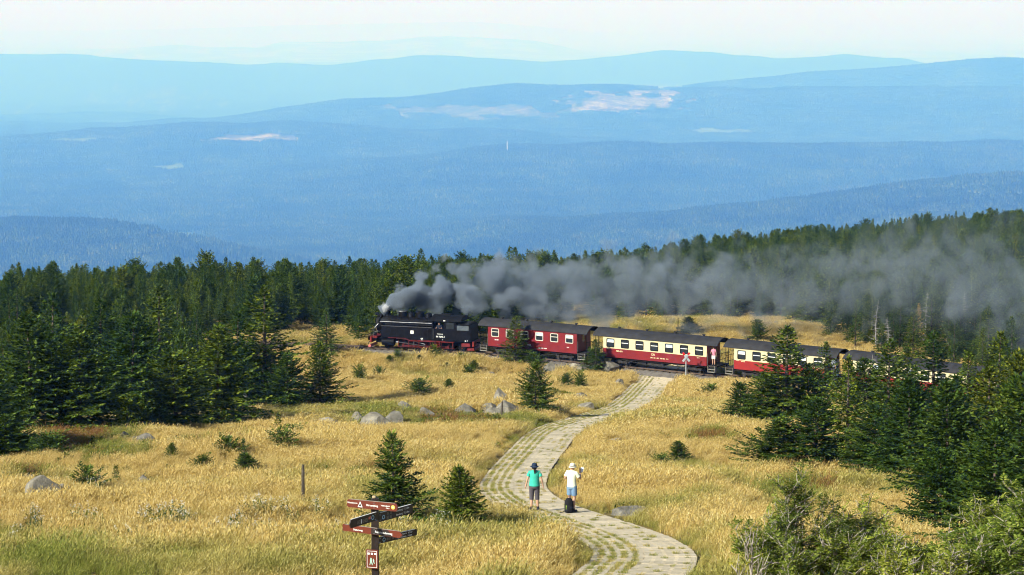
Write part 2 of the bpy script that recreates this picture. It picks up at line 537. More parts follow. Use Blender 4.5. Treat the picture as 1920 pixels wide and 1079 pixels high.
def build_haze():
    m = bpy.data.materials.new('haze'); m.use_nodes = True; nt = m.node_tree; nt.nodes.clear()
    out = nt.nodes.new('ShaderNodeOutputMaterial')
    pv = nt.nodes.new('ShaderNodeVolumePrincipled')
    pv.inputs['Color'].default_value = (0.12, 0.345, 1.0, 1)
    pv.inputs['Absorption Color'].default_value = (1, 1, 1, 1)
    pv.inputs['Density'].default_value = HAZE_DENSITY
    pv.inputs['Anisotropy'].default_value = 0.0
    nt.links.new(pv.outputs[0], out.inputs['Volume'])
    m.cycles.homogeneous_volume = True
    b = MB(); b.box(-0.76*440000, 0.76*440000, -80, 440000+500, Z_LOW - 1.0, CZ + 3)
    o = b.build('haze', m); tag(o, kind='stuff')
    o.display_type = 'WIRE'
# ================================================================ vegetation
def mat_foliage(name, dark, mid, light, trans=0.25, rough=0.6, pscale=0.55, pamp=1.0):
    m, nt, out = new_mat(name)
    g = N(nt, 'ShaderNodeNewGeometry'); oi = N(nt, 'ShaderNodeObjectInfo')
    isl = g.outputs['Random Per Island']
    c = ramp(nt, isl, [(0.0, dark), (0.55, mid), (1.0, light)])
    f = ramp(nt, oi.outputs['Random'], [(0.0, (0.55, 0.68, 0.70)), (0.5, (1, 1, 1)), (0.95, (1.4, 1.2, 0.80)), (1.0, (1.6, 1.2, 0.85))])
    c = mixc(nt, 1.0, c, f, 'MULTIPLY')
    p = noise_n(nt, g.outputs['Position'], pscale, 3, 0.6)
    f2 = ramp(nt, p, [(0.3, (1-.3*pamp, 1-.25*pamp, 1-.25*pamp)), (0.7, (1+.3*pamp, 1+.24*pamp, 1+.05*pamp))])
    c = mixc(nt, 1.0, c, f2, 'MULTIPLY')
    b = nt.nodes.new('ShaderNodeBsdfPrincipled')
    nt.links.new(c, b.inputs['Base Color']); b.inputs['Roughness'].default_value = rough; b.inputs['Specular IOR Level'].default_value = 0.12
    t = nt.nodes.new('ShaderNodeBsdfTranslucent'); nt.links.new(c, t.inputs['Color'])
    mx = nt.nodes.new('ShaderNodeMixShader'); mx.inputs[0].default_value = trans
    nt.links.new(b.outputs[0], mx.inputs[1]); nt.links.new(t.outputs[0], mx.inputs[2]); nt.links.new(mx.outputs[0], out.inputs['Surface'])
    return m
M_NEEDLE = mat_foliage('spruce_needles', (0.014, 0.032, 0.006), (0.062, 0.112, 0.016), (0.20, 0.262, 0.043), 0.24)
M_BARK = mat_plain('spruce_bark', (0.13, 0.10, 0.08), 0.9, 0, 0.4, 5.0, 0.1)
M_SNAG = mat_plain('bleached_wood', (0.27, 0.25, 0.225), 0.85, 0, 0.3, 5.0, 0.2)
M_WOODFAR = mat_foliage('far_spruce', (0.012, 0.026, 0.010), (0.028, 0.055, 0.018), (0.07, 0.10, 0.03), 0.0, 0.9, 0.0016, 2.2)
M_ROWANLEAF = mat_foliage('rowan_leaves', (0.08, 0.12, 0.014), (0.25, 0.29, 0.035), (0.56, 0.53, 0.12), 0.4)
M_ROWANBARK = mat_plain('rowan_bark', (0.36, 0.31, 0.26), 0.85, 0, 0.35, 9.0, 0.2)
M_HERB = mat_foliage('herb_leaves', (0.04, 0.07, 0.015), (0.08, 0.12, 0.03), (0.16, 0.19, 0.06), 0.3)
M_FLUFF = mat_plain('white_seed_heads', (0.72, 0.70, 0.62), 0.9, 0, 0.15, 8, 0.1)
M_BILB = mat_foliage('bilberry_leaves', (0.05, 0.085, 0.012), (0.13, 0.15, 0.025), (0.28, 0.14, 0.03), 0.25)

def diamond(vs, fs, p, d, side, L, w):
    b = len(vs)
    q = p + d * (L * 0.42)
    vs.append(p[:]); vs.append((q + side * w)[:]); vs.append((p + d * L)[:]); vs.append((q - side * w)[:])
    fs.append((b, b+1, b+2, b+3))

def spruce_meshes(seed, H, R, step=0.13, wh=0.05, power=0.8, low=0.04, sprig=0.30, wid=0.05, bushy=0.0, leader=True, drop=0.10, patchy=0.35, trunk_k=1.0):
    rnd = random.Random(seed)
    tr = MB()
    bx, by = rnd.uniform(-.02, .02) * H, rnd.uniform(-.02, .02) * H
    def axis(t): return Vector((bx * t * t, by * t * t, H * t))
    n = 9
    tr.tube([axis(i/(n-1)) - Vector((0, 0, 0.25 if i == 0 else 0)) for i in range(n)],
            [max(0.006, (0.020*H*trunk_k) * (1 - (i/(n-1))*0.94)) for i in range(n)], 7)
    vs = []; fs = []
    t = low
    ph = [rnd.uniform(0, 6.28) for _ in range(6)]
    UP = Vector((0, 0, 1))
    while t < 0.985:
        prof = (1 - t)**power * (0.62 + 0.38 * min(1, (t - low + 0.02) / 0.14))
        nb = max(3, int((8.5 if t < 0.55 else 6.5) + bushy*2 - 3.0*max(0, t-0.6)))
        a0 = rnd.uniform(0, 6.28)
        for k in range(nb):
            if rnd.random() < drop: continue
            az = a0 + 6.283*k/nb + rnd.uniform(-.3, .3)
            mod = 1 + patchy*(0.5*math.sin(az*1 + ph[0] + t*5) + 0.5*math.sin(az*2 + ph[1] - t*9) + 0.4*math.sin(t*26+ph[2]+az))
            L = R * prof * rnd.uniform(0.72, 1.12) * max(0.45, mod) + 0.03*H*(1-t)
            if L < 0.06: L = 0.06
            e0 = -0.22 + 0.95 * t**1.3 + rnd.uniform(-.16, .16)
            dh = Vector((math.cos(az), math.sin(az), 0))
            p0 = axis(t) ; tan0 = math.tan(e0)
            sag = rnd.uniform(0.15, 0.38) * (1 - t); tip = rnd.uniform(0.12, 0.34)
            def pos(s): return p0 + dh * (L*s) + UP * (L * (tan0*s - sag*s*s + tip*s**3))
            ns = max(2, int(L/step))
            # bare twig wood
            for i in range(ns):
                s = (i + 0.6) / ns
                if s < 0.12 and L > 0.7: continue
                p = pos(s); d = (pos(min(1, s+0.06)) - pos(s-0.06)).normalized()
                sd = d.cross(UP).normalized()
                tw = sprig * (0.55 + 0.75 * (1-s)**0.8 * min(1, L/1.2)) * rnd.uniform(.75, 1.2)
                tw = min(tw, 0.8*L + 0.05)
                for sg in (-1, 1):
                    dd = (d * rnd.uniform(.45, .8) + sd * sg * rnd.uniform(.6, .95) + UP * rnd.uniform(-.42, .16)).normalized()
                    nn = dd.cross(UP).normalized(); vv = dd.cross(nn).normalized()
                    rl = rnd.uniform(-.5, .5)
                    diamond(vs, fs, p, dd, nn*math.cos(rl) + vv*math.sin(rl), tw, wid*rnd.uniform(.8, 1.35))
                    if rnd.random() < 0.75:
                        q = p + dd*tw*0.35
                        d3 = (dd + sd*sg*0.2 + d*rnd.uniform(.3, .9) + UP*rnd.uniform(-.5, .4)).normalized()
                        n3 = d3.cross(UP).normalized()
                        diamond(vs, fs, q, d3, (n3*0.5 + d3.cross(n3)*0.85).normalized(), tw*0.6, wid)
                if rnd.random() < 0.7:
                    dd = (d + UP*rnd.uniform(.0, .5)).normalized()
                    diamond(vs, fs, p, dd, sd, tw*0.55, wid)
            diamond(vs, fs, pos(0.9), (pos(1.0)-pos(0.9)).normalized(), dh.cross(UP), sprig*0.7, wid)
        t += wh * (1 - 0.45*t) * rnd.uniform(.8, 1.2)
    # leader
    for i in range(14):
        p = axis(0.90 + 0.10*i/14)
        a = rnd.uniform(0, 6.28); d = Vector((math.cos(a), math.sin(a), rnd.uniform(.7, 1.6))).normalized()
        diamond(vs, fs, p, d, d.cross(UP).normalized(), sprig*0.45, wid*0.7)
    if leader:
        diamond(vs, fs, axis(0.97), UP.copy(), Vector((1, 0, 0)), H*0.05+0.05, wid*0.6)
        diamond(vs, fs, axis(0.97), UP.copy(), Vector((0, 1, 0)), H*0.05+0.05, wid*0.6)
    crown = np_mesh('crown', np.array(vs), np.array(fs), M_NEEDLE)
    return tr.mesh('trunk', M_BARK, True), crown, H, R

PROTO = {}
def proto(key, *a, **k):
    PROTO[key] = spruce_meshes(*a, **k)
proto('broad', 1, 7.0, 2.9, step=0.15, wh=0.042, power=0.72, sprig=0.42, wid=0.062, bushy=1)
proto('broad2', 2, 6.2, 2.9, step=0.15, wh=0.046, power=0.62, sprig=0.44, wid=0.064, bushy=1, patchy=0.5)
proto('cone', 3, 8.0, 2.3, step=0.15, wh=0.040, power=0.85, sprig=0.40, wid=0.06)
proto('cone2', 4, 7.4, 2.1, step=0.15, wh=0.042, power=0.9, sprig=0.38, wid=0.06, patchy=0.5, drop=0.16)
proto('slim', 5, 9.0, 1.7, step=0.15, wh=0.034, power=0.8, low=0.10, sprig=0.36, wid=0.06, patchy=0.55, drop=0.18)
proto('slim2', 6, 8.4, 1.55, step=0.16, wh=0.038, power=0.7, low=0.16, sprig=0.36, wid=0.06, patchy=0.7, drop=0.25)
proto('young', 7, 2.4, 0.95, step=0.055, wh=0.055, power=0.85, sprig=0.25, wid=0.021, low=0.03, patchy=0.35, bushy=1)
proto('young2', 8, 1.9, 0.85, step=0.05, wh=0.052, power=0.75, sprig=0.21, wid=0.021, low=0.03, bushy=1, patchy=0.2)
proto('sapling', 9, 1.0, 0.34, step=0.06, wh=0.11, power=0.9, sprig=0.13, wid=0.018, low=0.05, patchy=0.3)
proto('shrub', 10, 1.0, 0.75, step=0.07, wh=0.09, power=0.35, sprig=0.2, wid=0.026, low=0.05, leader=False, patchy=0.5, bushy=1)

def place_spruce(kind, P, h, w, label, group, name='spruce_tree', rz=None, cat='tree', tilt=0.0):
    tm, cm, H, R = PROTO[kind]
    o = empty(name, P, random.uniform(0, 6.28) if rz is None else rz, label, cat, group)
    if tilt: o.rotation_euler = (random.uniform(-tilt, tilt), random.uniform(-tilt, tilt), o.rotation_euler.z)
    s = h / H; sw = (w / 2) / R
    o.scale = (sw, sw, s)
    link('trunk', tm, o); link('crown', cm, o)
    return o

# ---- instancer for uncountable growth (grass, far woods)
def instancer(name, pts, rot, scl, idx, meshes, tint=None):
    me = bpy.data.meshes.new(name)
    n = len(pts)
    me.vertices.add(n); me.vertices.foreach_set('co', np.asarray(pts, np.float32).ravel())
    def fa(nm, typ, key, arr, dt=np.float32):
        a = me.attributes.new(nm, typ, 'POINT'); a.data.foreach_set(key, np.asarray(arr, dt).ravel())
    fa('rot', 'FLOAT_VECTOR', 'vector', rot); fa('scl', 'FLOAT_VECTOR', 'vector', scl); fa('idx', 'INT', 'value', idx, np.int32)
    if tint is not None: fa('tint', 'FLOAT', 'value', tint)
    o = link(name, me)
    col = bpy.data.collections.new(name + '_kinds')
    for i, m in enumerate(meshes):
        q = bpy.data.objects.new(f'{name}_kind_{i:02d}', m); col.objects.link(q)
    ng = bpy.data.node_groups.new(name + '_spread', 'GeometryNodeTree')
    ng.interface.new_socket('Geometry', in_out='INPUT', socket_type='NodeSocketGeometry')
    ng.interface.new_socket('Geometry', in_out='OUTPUT', socket_type='NodeSocketGeometry')
    gi = ng.nodes.new('NodeGroupInput'); go = ng.nodes.new('NodeGroupOutput')
    ci = ng.nodes.new('GeometryNodeCollectionInfo'); ci.inputs['Collection'].default_value = col
    ci.inputs['Separate Children'].default_value = True; ci.inputs['Reset Children'].default_value = True
    ip = ng.nodes.new('GeometryNodeInstanceOnPoints'); ip.inputs['Pick Instance'].default_value = True
    def na(nm, typ):
        q = ng.nodes.new('GeometryNodeInputNamedAttribute'); q.data_type = typ; q.inputs['Name'].default_value = nm
        return q.outputs['Attribute']
    L = ng.links
    L.new(gi.outputs[0], ip.inputs['Points']); L.new(ci.outputs[0], ip.inputs['Instance'])
    L.new(na('idx', 'INT'), ip.inputs['Instance Index']); L.new(na('rot', 'FLOAT_VECTOR'), ip.inputs['Rotation']); L.new(na('scl', 'FLOAT_VECTOR'), ip.inputs['Scale'])
    L.new(ip.outputs[0], go.inputs[0])
    md = o.modifiers.new('spread', 'NODES'); md.node_group = ng
    return o
def joined(kind):
    tm, cm, H, R = PROTO[kind]
    bm = bmesh.new(); bm.from_mesh(cm); nf = len(bm.faces)
    bm.from_mesh(tm); bm.faces.ensure_lookup_table()
    for f in bm.faces[nf:]: f.material_index = 1
    me = bpy.data.meshes.new('wood_' + kind); bm.to_mesh(me); bm.free()
    me.materials.clear(); me.materials.append(M_NEEDLE); me.materials.append(M_BARK)
    return me

# ---------------------------------------------------------------- hand placed spruces
def px_tree(kind, px, py, hp, wp, label, group=None, name='spruce_tree', cat='tree', **k):
    P = ground_at(px, py); m = F / P.y          # pixels per metre there
    P.z -= 0.05
    if group == G_R: wp *= 1.35; hp *= 1.02
    elif group == G_M: hp += 0.22*m; wp *= 1.35
    else: wp *= 1.2
    return place_spruce(kind, P, hp / m, wp / m, label, group, name, cat=cat, **k)
HAND = []
G_M = 'young spruces on the meadow'
def T(*a, **k):
    if a[0] == 'shrub': a = (a[0], a[1], a[2], a[3]*1.35, a[4]*1.2) + tuple(a[5:])
    o = px_tree(*a, **k); HAND.append((o.location.x, o.location.y, o.scale.x * PROTO[a[0]][3])); return o

G_R = 'spruces of the thicket right of the path'
T('cone', 1473, 806, 196, 150, 'tall pointed spruce whose tip crosses the second cream carriage, right of path', G_R)
T('broad2', 1388, 800, 82, 78, 'low bushy spruce at the left end of the thicket below the carriages', G_R)
T('broad', 1436, 806, 108, 110, 'short rounded spruce leaning on the tall pointed one, left side', G_R)
T('broad', 1516, 806, 125, 96, 'dense dark spruce directly right of the tall pointed one', G_R)
T('broad2', 1462, 893, 108, 140, 'wide low spruce spreading over the meadow at the lower left of the thicket', G_R)
T('broad', 1528, 895, 150, 140, 'bushy spruce in the second row of the thicket beside a bleached trunk', G_R)
T('cone2', 1588, 880, 215, 110, 'ragged spruce with sparse upper branches below the red lower panel of the fourth carriage', G_R)
T('cone', 1662, 870, 235, 140, 'tall green spruce covering the middle of the fourth carriage', G_R)
T('broad', 1640, 905, 150, 150, 'lit round spruce in front of the ragged one', G_R)
T('slim', 1748, 850, 232, 100, 'slim spruce rising highest before the rear carriages, right of path', G_R)
T('broad', 1705, 915, 205, 170, 'broad yellow green spruce in the middle of the right thicket', G_R)
T('slim2', 1812, 850, 192, 78, 'thin topped spruce near the roof end of the fourth carriage', G_R)
T('cone2', 1868, 835, 215, 115, 'dark pointed spruce standing apart behind the thicket, in thin smoke', G_R)
T('broad2', 1905, 870, 205, 130, 'rounded spruce covering the fifth carriage at the right edge', G_R)
T('broad', 1775, 965, 250, 200, 'big dark spruce in the front row of the right thicket', G_R)
T('cone', 1850, 945, 260, 190, 'tall full spruce behind the front row at the right edge', G_R)
T('broad', 1905, 1005, 300, 230, 'largest front spruce at the right edge above the rowan bushes', G_R)
T('broad2', 1832, 1012, 190, 170, 'shaded spruce with dead grey twigs above the rowan leaves', G_R)
T('cone', 1985, 985, 330, 230, 'spruce cut by the right edge of the picture', G_R)
T('cone2', 1545, 760, 120, 70, 'half hidden spruce behind the right thicket, next to the third carriage end', G_R)
T('broad', 1620, 790, 118, 105, 'spruce close to the rails below the fourth carriage', G_R)
T('cone', 1700, 800, 150, 100, 'spruce close to the rails between the slim one and the ragged one', G_R)
T('broad', 1790, 880, 175, 150, 'rounded spruce filling the gap below the thin topped one', G_R)

T('broad', 1862, 1050, 262, 190, 'low hanging dark spruce just above the corner rowan leaves', G_R)
T('broad2', 1762, 1022, 180, 150, 'dark spruce bottom left of the front row, above the bare twigs', G_R)
T('cone', 1955, 1062, 330, 210, 'nearest spruce at the right picture edge', G_R)
G_L = 'front row of the left spruce wood'
T('cone', 498, 768, 236, 170, 'big cone shaped spruce at the right end of the left wood', G_L)
T('broad', 600, 768, 128, 100, 'low spruce on the meadow edge right of the big cone shaped one', G_L)
T('cone2', 612, 668, 92, 62, 'small open spruce beside the bare rails left of the locomotive', G_L)
T('broad2', 540, 772, 110, 100, 'dark bushy spruce between the big cone and the meadow edge', G_L)
T('broad', 408, 806, 196, 190, 'wide dark spruce at the front of the left wood above small pale stones', G_L)
T('broad2', 330, 812, 150, 190, 'dome shaped spruce at the foot of the left wood', G_L)
T('broad', 250, 800, 215, 190, 'broad green spruce in the front left wood', G_L)
T('broad2', 150, 812, 190, 210, 'large bushy spruce near the left edge, in the front row', G_L)
T('broad', 60, 815, 230, 200, 'full spruce above the left boundary heather', G_L)
T('broad2', 12, 868, 92, 120, 'yellow green young spruce at the very left edge, nearest of the left wood', G_L)
T('broad', -50, 860, 220, 220, 'spruce cut by the left edge of the picture', G_L)
T('cone', 300, 760, 230, 150, 'taller pointed spruce behind the dome shaped one', G_L)
T('cone2', 445, 770, 190, 120, 'narrow spruce with a pale trunk left of the big cone', G_L)
T('cone', 190, 770, 210, 150, 'pointed spruce second row of the left wood', G_L)
T('cone2', 100, 775, 230, 140, 'ragged spruce second row near the left edge', G_L)
T('broad', 300, 818, 60, 80, 'small dark spruce bush at the shaded foot of the left wood', G_L)
T('shrub', 240, 818, 48, 60, 'low spruce shrub left of the shaded spruce bush', G_L)

G_M = 'young spruces on the meadow'
N_ = dict(name='young_spruce')
T('young', 738, 992, 172, 118, 'young spruce directly behind the signpost, open spiky top', G_M, **N_)
T('young2', 864, 1000, 116, 98, 'small dense spruce right of the signpost, beside the path bend', G_M, **N_)
T('broad', 1004, 780, 100, 78, 'single spruce on the meadow above the path bend', G_M, **N_)
T('cone', 965, 684, 88, 62, 'spruce standing before the red carriage', G_M, **N_)
T('cone2', 1118, 699, 60, 54, 'spruce before the gap of the red and the first cream carriage', G_M, **N_)
T('broad', 1291, 634, 36, 52, 'small spruce on the meadow strip behind the first cream carriage', G_M, **N_)
T('broad2', 1420, 645, 42, 40, 'small spruce on the meadow strip behind the second cream carriage', G_M, **N_)
T('sapling', 522, 828, 46, 30, 'slender sapling on the meadow below the left wood', G_M, **N_)
T('young2', 462, 898, 40, 64, 'squat young spruce with a thin leader, left of the wooden stake', G_M, **N_)
T('sapling', 457, 884, 52, 20, 'thin spruce leader standing in the squat young spruce', G_M, **N_)
T('young2', 322, 866, 28, 30, 'tiny round spruce on the left meadow', G_M, **N_)
T('young2', 1273, 874, 40, 50, 'lone little spruce on the meadow right of the path', G_M, **N_)
T('young2', 841, 739, 24, 32, 'small dark spruce on the slope above the boulders', G_M, **N_)
T('shrub', 786, 748, 20, 40, 'flat spruce shrub left of the small dark spruce', G_M, **N_)
T('young2', 888, 706, 26, 30, 'round little spruce on the slope below the locomotive cab', G_M, **N_)
T('shrub', 878, 712, 14, 22, 'low shrub touching the round little spruce below the cab', G_M, **N_)
T('young2', 730, 685, 15, 20, 'tiny bush below the locomotive front, left one', G_M, **N_)
T('shrub', 745, 677, 11, 14, 'tiny bush below the locomotive front, right one', G_M, **N_)
T('young2', 787, 681, 12, 18, 'tiny bush below the locomotive wheels', G_M, **N_)
T('young2', 837, 698, 14, 19, 'tiny bush below the locomotive rear wheels', G_M, **N_)
T('shrub', 815, 674, 14, 18, 'tiny bush at the edge of the ballast under the locomotive', G_M, **N_)
T('shrub', 711, 718, 16, 20, 'small bush on the slope right of the low left spruce', G_M, **N_)
T('shrub', 675, 722, 20, 24, 'small bush beside the low spruce at the wood edge', G_M, **N_)
T('shrub', 865, 682, 10, 16, 'tiny bush below the tender end', G_M, **N_)
T('shrub', 548, 836, 20, 40, 'spruce shrub right of the slender sapling', G_M, **N_)
T('shrub', 530, 852, 24, 52, 'low spread spruce shrub below the slender sapling', G_M, **N_)
T('shrub', 427, 862, 22, 44, 'spruce shrub above the squat young spruce', G_M, **N_)
T('shrub', 380, 892, 18, 36, 'grassy spruce shrub left of the squat young spruce', G_M, **N_)
T('sapling', 218, 916, 34, 24, 'sapling between the left boulders and the meadow', G_M, **N_)
T('shrub', 165, 932, 30, 50, 'green shrub beside the big left boulder', G_M, **N_)
T('shrub', 90, 862, 26, 62, 'dark low shrub at the left wood edge', G_M, **N_)
T('shrub', 275, 855, 14, 20, 'tiny green shrub on the left meadow', G_M, **N_)
T('shrub', 1332, 745, 12, 30, 'low shrub in the grass below the first cream carriage', G_M, **N_)
T('shrub', 1240, 886, 16, 34, 'dark low shrub left of the lone little spruce', G_M, **N_)
T('shrub', 1000, 688, 14, 26, 'bush at the foot of the spruce before the red carriage', G_M, **N_)
T('shrub', 1062, 728, 14, 22, 'bush in the grass right of the single spruce', G_M, **N_)
T('shrub', 1088, 730, 16, 22, 'second bush in the grass right of the single spruce', G_M, **N_)
T('shrub', 1480, 640, 12, 24, 'bush at the end of the strip behind the cream carriages', G_M, **N_)

# ---------------------------------------------------------------- the woods
def inside(px, py, poly):
    r = np.zeros(len(px), bool); n = len(poly)
    for i in range(n):
        x1, y1 = poly[i]; x2, y2 = poly[(i+1) % n]
        c = ((y1 > py) != (y2 > py)) & (px < (x2-x1)*(py-y1)/(y2-y1+1e-9)+x1)
        r ^= c
    return r
W_LEFT = [(-900, 830), (60, 806), (250, 790), (420, 792), (470, 762), (560, 752), (570, 720), (500, 690), (410, 668), (430, 640), (640, 630), (660, 647), (880, 655), (905, 640),
          (940, 612), (1080, 606), (1480, 604), (1500, 625), (1560, 645), (1640, 665), (1800, 700), (1960, 745), (2700, 900), (2700, 380), (-900, 380)]
def fill_woods():
    sp = 2.7
    xs = np.arange(-160, 190, sp); ys = np.arange(120, 560, sp)
    X, Y = np.meshgrid(xs, ys); X = X.ravel(); Y = Y.ravel()
    rg = np.random.RandomState(5)
    X = X + rg.uniform(-.48, .48, len(X))*sp; Y = Y + rg.uniform(-.48, .48, len(Y))*sp
    Z = near_h(X, Y)
    px, py = project(X, Y, Z)
    keep = inside(px, py, W_LEFT) & (np.abs(X/Y) < 0.30)
    X, Y, Z, px, py = [a[keep] for a in (X, Y, Z, px, py)]
    dt = D_TRK(X, Y)
    front = Y < _T[np.clip(np.searchsorted(_T[:, 0], X), 0, len(_T)-1), 1]
    keep = (dt > np.where(front, 5.5, 4.6))
    keep &= ~((Y > 180) & front & (px > 380) & (px < 700))
    for hx, hy, hr in HAND:
        keep &= (X-hx)**2 + (Y-hy)**2 > (0.75*hr)**2
    # small gaps
    keep &= (vnoise(X/7, Y/7) > -0.36)
    return X[keep], Y[keep], Z[keep], px[keep], py[keep], rg
KINDS = ['broad', 'broad2', 'cone', 'cone2', 'slim', 'slim2']
def build_woods():
    X, Y, Z, px, py, rg = fill_woods()
    n = len(X)
    # height: shorter near the open ground, taller inside
    hh = 5.7 + 2.6*vnoise(X/16+4, Y/16) + rg.uniform(-1.3, 1.6, n)
    hh = np.where(Y < 262, hh*0.82, hh*0.82)
    hh *= np.where(rg.rand(n) < 0.07, 1.15, 1.0)
    kind = rg.choice(6, n, p=[.11, .09, .28, .2, .20, .12])
    ww = hh * np.array([.76, .84, .58, .55, .43, .40])[kind] * rg.uniform(.85, 1.15, n)
    rz = rg.uniform(0, 6.28, n)
    inframe = (px > -60) & (px < 1980) & (Y < 420)
    # those that show largest become trees of their own
    right = px > 1490
    score = np.where(inframe, Y, 1e9)
    order = np.argsort(score)
    chosen = set(order[:215].tolist())
    # and those standing against the open strip behind the train
    strip = np.where(inframe & (px > 900) & (px < 1500), Y, 1e9)
    for i in np.argsort(strip)[:32]: chosen.add(int(i))
    SH = ['broad', 'bushy', 'cone shaped', 'ragged', 'slim', 'thin crowned']
    def zone(i):
        size = 'low' if hh[i] < 4.6 else ('tall' if hh[i] > 6.4 else 'middling')
        k = size + ' ' + SH[kind[i]] + ' spruce '
        if px[i] < 560 and Y[i] < 225:
            side = 'at left edge of' if px[i] < 150 else ('midway in' if px[i] < 390 else 'beside big cone in')
            row = 'near rows' if Y[i] < 165 else ('middle rows' if Y[i] < 195 else 'rows by rails')
            return k + side + ' left wood, ' + row, 'spruces inside the left wood'
        if px[i] < 640: return k + 'in the left wood beyond the bare rails', 'spruces of the left wood beyond the rails'
        if px[i] < 930: return k + 'rising close behind the locomotive', 'spruces behind the locomotive'
        if px[i] < 1500:
            return k + 'under the smoke beyond the ' + ('red' if px[i] < 1120 else 'first cream' if px[i] < 1360 else 'second cream') + ' carriage', 'spruces beyond the grass strip'
        return k + 'beyond the rear carriages, ' + ('left' if px[i] < 1700 else 'right') + ' of yellow spruce', 'spruces beyond the rear carriages'
    for i in sorted(chosen):
        lb, gr = zone(i)
        place_spruce(KINDS[kind[i]], (X[i], Y[i], Z[i]-0.1), hh[i], ww[i], lb, gr, rz=rz[i])
    rest = np.array([i for i in range(n) if i not in chosen])
    Hs = np.array([PROTO[k][2] for k in KINDS])[kind[rest]]; Rs = np.array([PROTO[k][3] for k in KINDS])[kind[rest]]
    sw = ww[rest]/2/Rs
    o = instancer('spruce_wood', np.stack([X, Y, Z-0.1], 1)[rest], np.stack([0*rz, 0*rz, rz], 1)[rest],
                  np.stack([sw, sw, hh[rest]/Hs], 1), kind[rest], [joined(k) for k in KINDS])
    tag(o, 'dense spruce wood behind the railway line, filling the slope', 'wood', kind='stuff')
    print('trees', len(chosen), 'rest', len(rest))
build_woods()

# ---- wooded far country: stands of spruces spread over valley and ridges
def stand_mesh(seed):
    rg = np.random.RandomState(seed); V = []; Q = []
    for i in range(9):
        for j in range(9):
            x = (i-4)*6.4 + rg.uniform(-2.6, 2.6); y = (j-4)*6.4 + rg.uniform(-2.6, 2.6)
            h = rg.uniform(13, 22); r = rg.uniform(2.4, 3.7); a0 = rg.uniform(0, 6.28)
            for (z0, z1, rr) in ((0.25, 0.8, 1.0), (0.55, 1.0, 0.62)):
                b = len(V)
                for k in range(5):
                    a = a0 + 6.283*k/5; q = r*rr*rg.uniform(.75, 1.2)
                    V.append((x+q*math.cos(a), y+q*math.sin(a), h*z0+rg.uniform(-1, 1)))
                V.append((x, y, h*z1))
                for k in range(5): Q.append((b+k, b+(k+1) % 5, b+5))
    return np_mesh('stand', np.array(V), np.array(Q), M_WOODFAR)
def build_far_woods():
    rg = np.random.RandomState(3); P = []
    Y = 700.0
    while Y < 14500*FS:
        st = 50.0 if Y < 3000 else (92.0 if Y < 14000 else 122.0)
        k_ = st/46.0
        w = 0.265*Y + 60
        xs = np.arange(-w, w, st)
        P.append(np.stack([xs + rg.uniform(-12, 12, len(xs)), np.full(len(xs), Y) + rg.uniform(-14, 14, len(xs)), np.full(len(xs), k_)], 1))
        Y += st
    P = np.concatenate(P); Z = all_h(P[:, 0], P[:, 1])
    m1, m2 = clear_mask(P[:, 0], P[:, 1], Z + 8)
    k = (m1 < 0.2) & (m2 < 0.45)
    P = P[k]; Z = Z[k]; n = len(P)
    rz = rg.uniform(0, 6.28, n); s = rg.uniform(.85, 1.15, n)*(1+0.5*vnoise(P[:, 0]/400, P[:, 1]/400))
    o = instancer('far_wood', np.c_[P[:, :2], Z-2.0], np.stack([rz*0, rz*0, rz], 1), np.stack([P[:, 2]*1.08, P[:, 2]*1.08, s*P[:, 2]**0.55], 1), rg.randint(0, 4, n), [stand_mesh(i) for i in range(4)])
    tag(o, 'blue hazy spruce woods covering the far valley and ridges', 'wood', kind='stuff')
    print('stands', n)
build_far_woods()
# ================================================================ slab path and railway bed
def mat_concrete(name, a, b, tintg=None):
    m, nt, out = new_mat(name)
    g = N(nt, 'ShaderNodeNewGeometry'); oi = N(nt, 'ShaderNodeObjectInfo')
    n1 = noise_n(nt, g.outputs['Position'], 3.0, 5, 0.65); n2 = noise_n(nt, g.outputs['Position'], 24.0, 3, 0.6)
    c = ramp(nt, n1, [(0.3, a), (0.7, b)])
    c = mixc(nt, 0.5, c, ramp(nt, n2, [(0.3, (0.6, 0.58, 0.55)), (0.7, (1.15, 1.15, 1.12))]), 'MULTIPLY')
    c = mixc(nt, 1.0, c, ramp(nt, oi.outputs['Random'], [(0, (0.82, 0.81, 0.79)), (1, (1.12, 1.1, 1.07))]), 'MULTIPLY')
    bsdf(nt, out, c, 0.9, 0, 0.2, bump(nt, n2, 0.4, 0.01))
    return m
M_SLAB = mat_concrete('weathered_concrete', (0.46, 0.385, 0.265), (0.66, 0.57, 0.42))
M_PATHSOIL = mat_concrete('path_soil', (0.24, 0.205, 0.13), (0.40, 0.34, 0.24))
M_BALLAST = mat_concrete('ballast', (0.10, 0.09, 0.08), (0.24, 0.215, 0.19))
M_SLEEPER = mat_plain('sleeper_wood', (0.075, 0.06, 0.05), 0.9, 0, 0.4, 4, 0.1)
M_RAIL = mat_plain('rail_steel', (0.17, 0.12, 0.09), 0.45, 0.7, 0.3, 3)

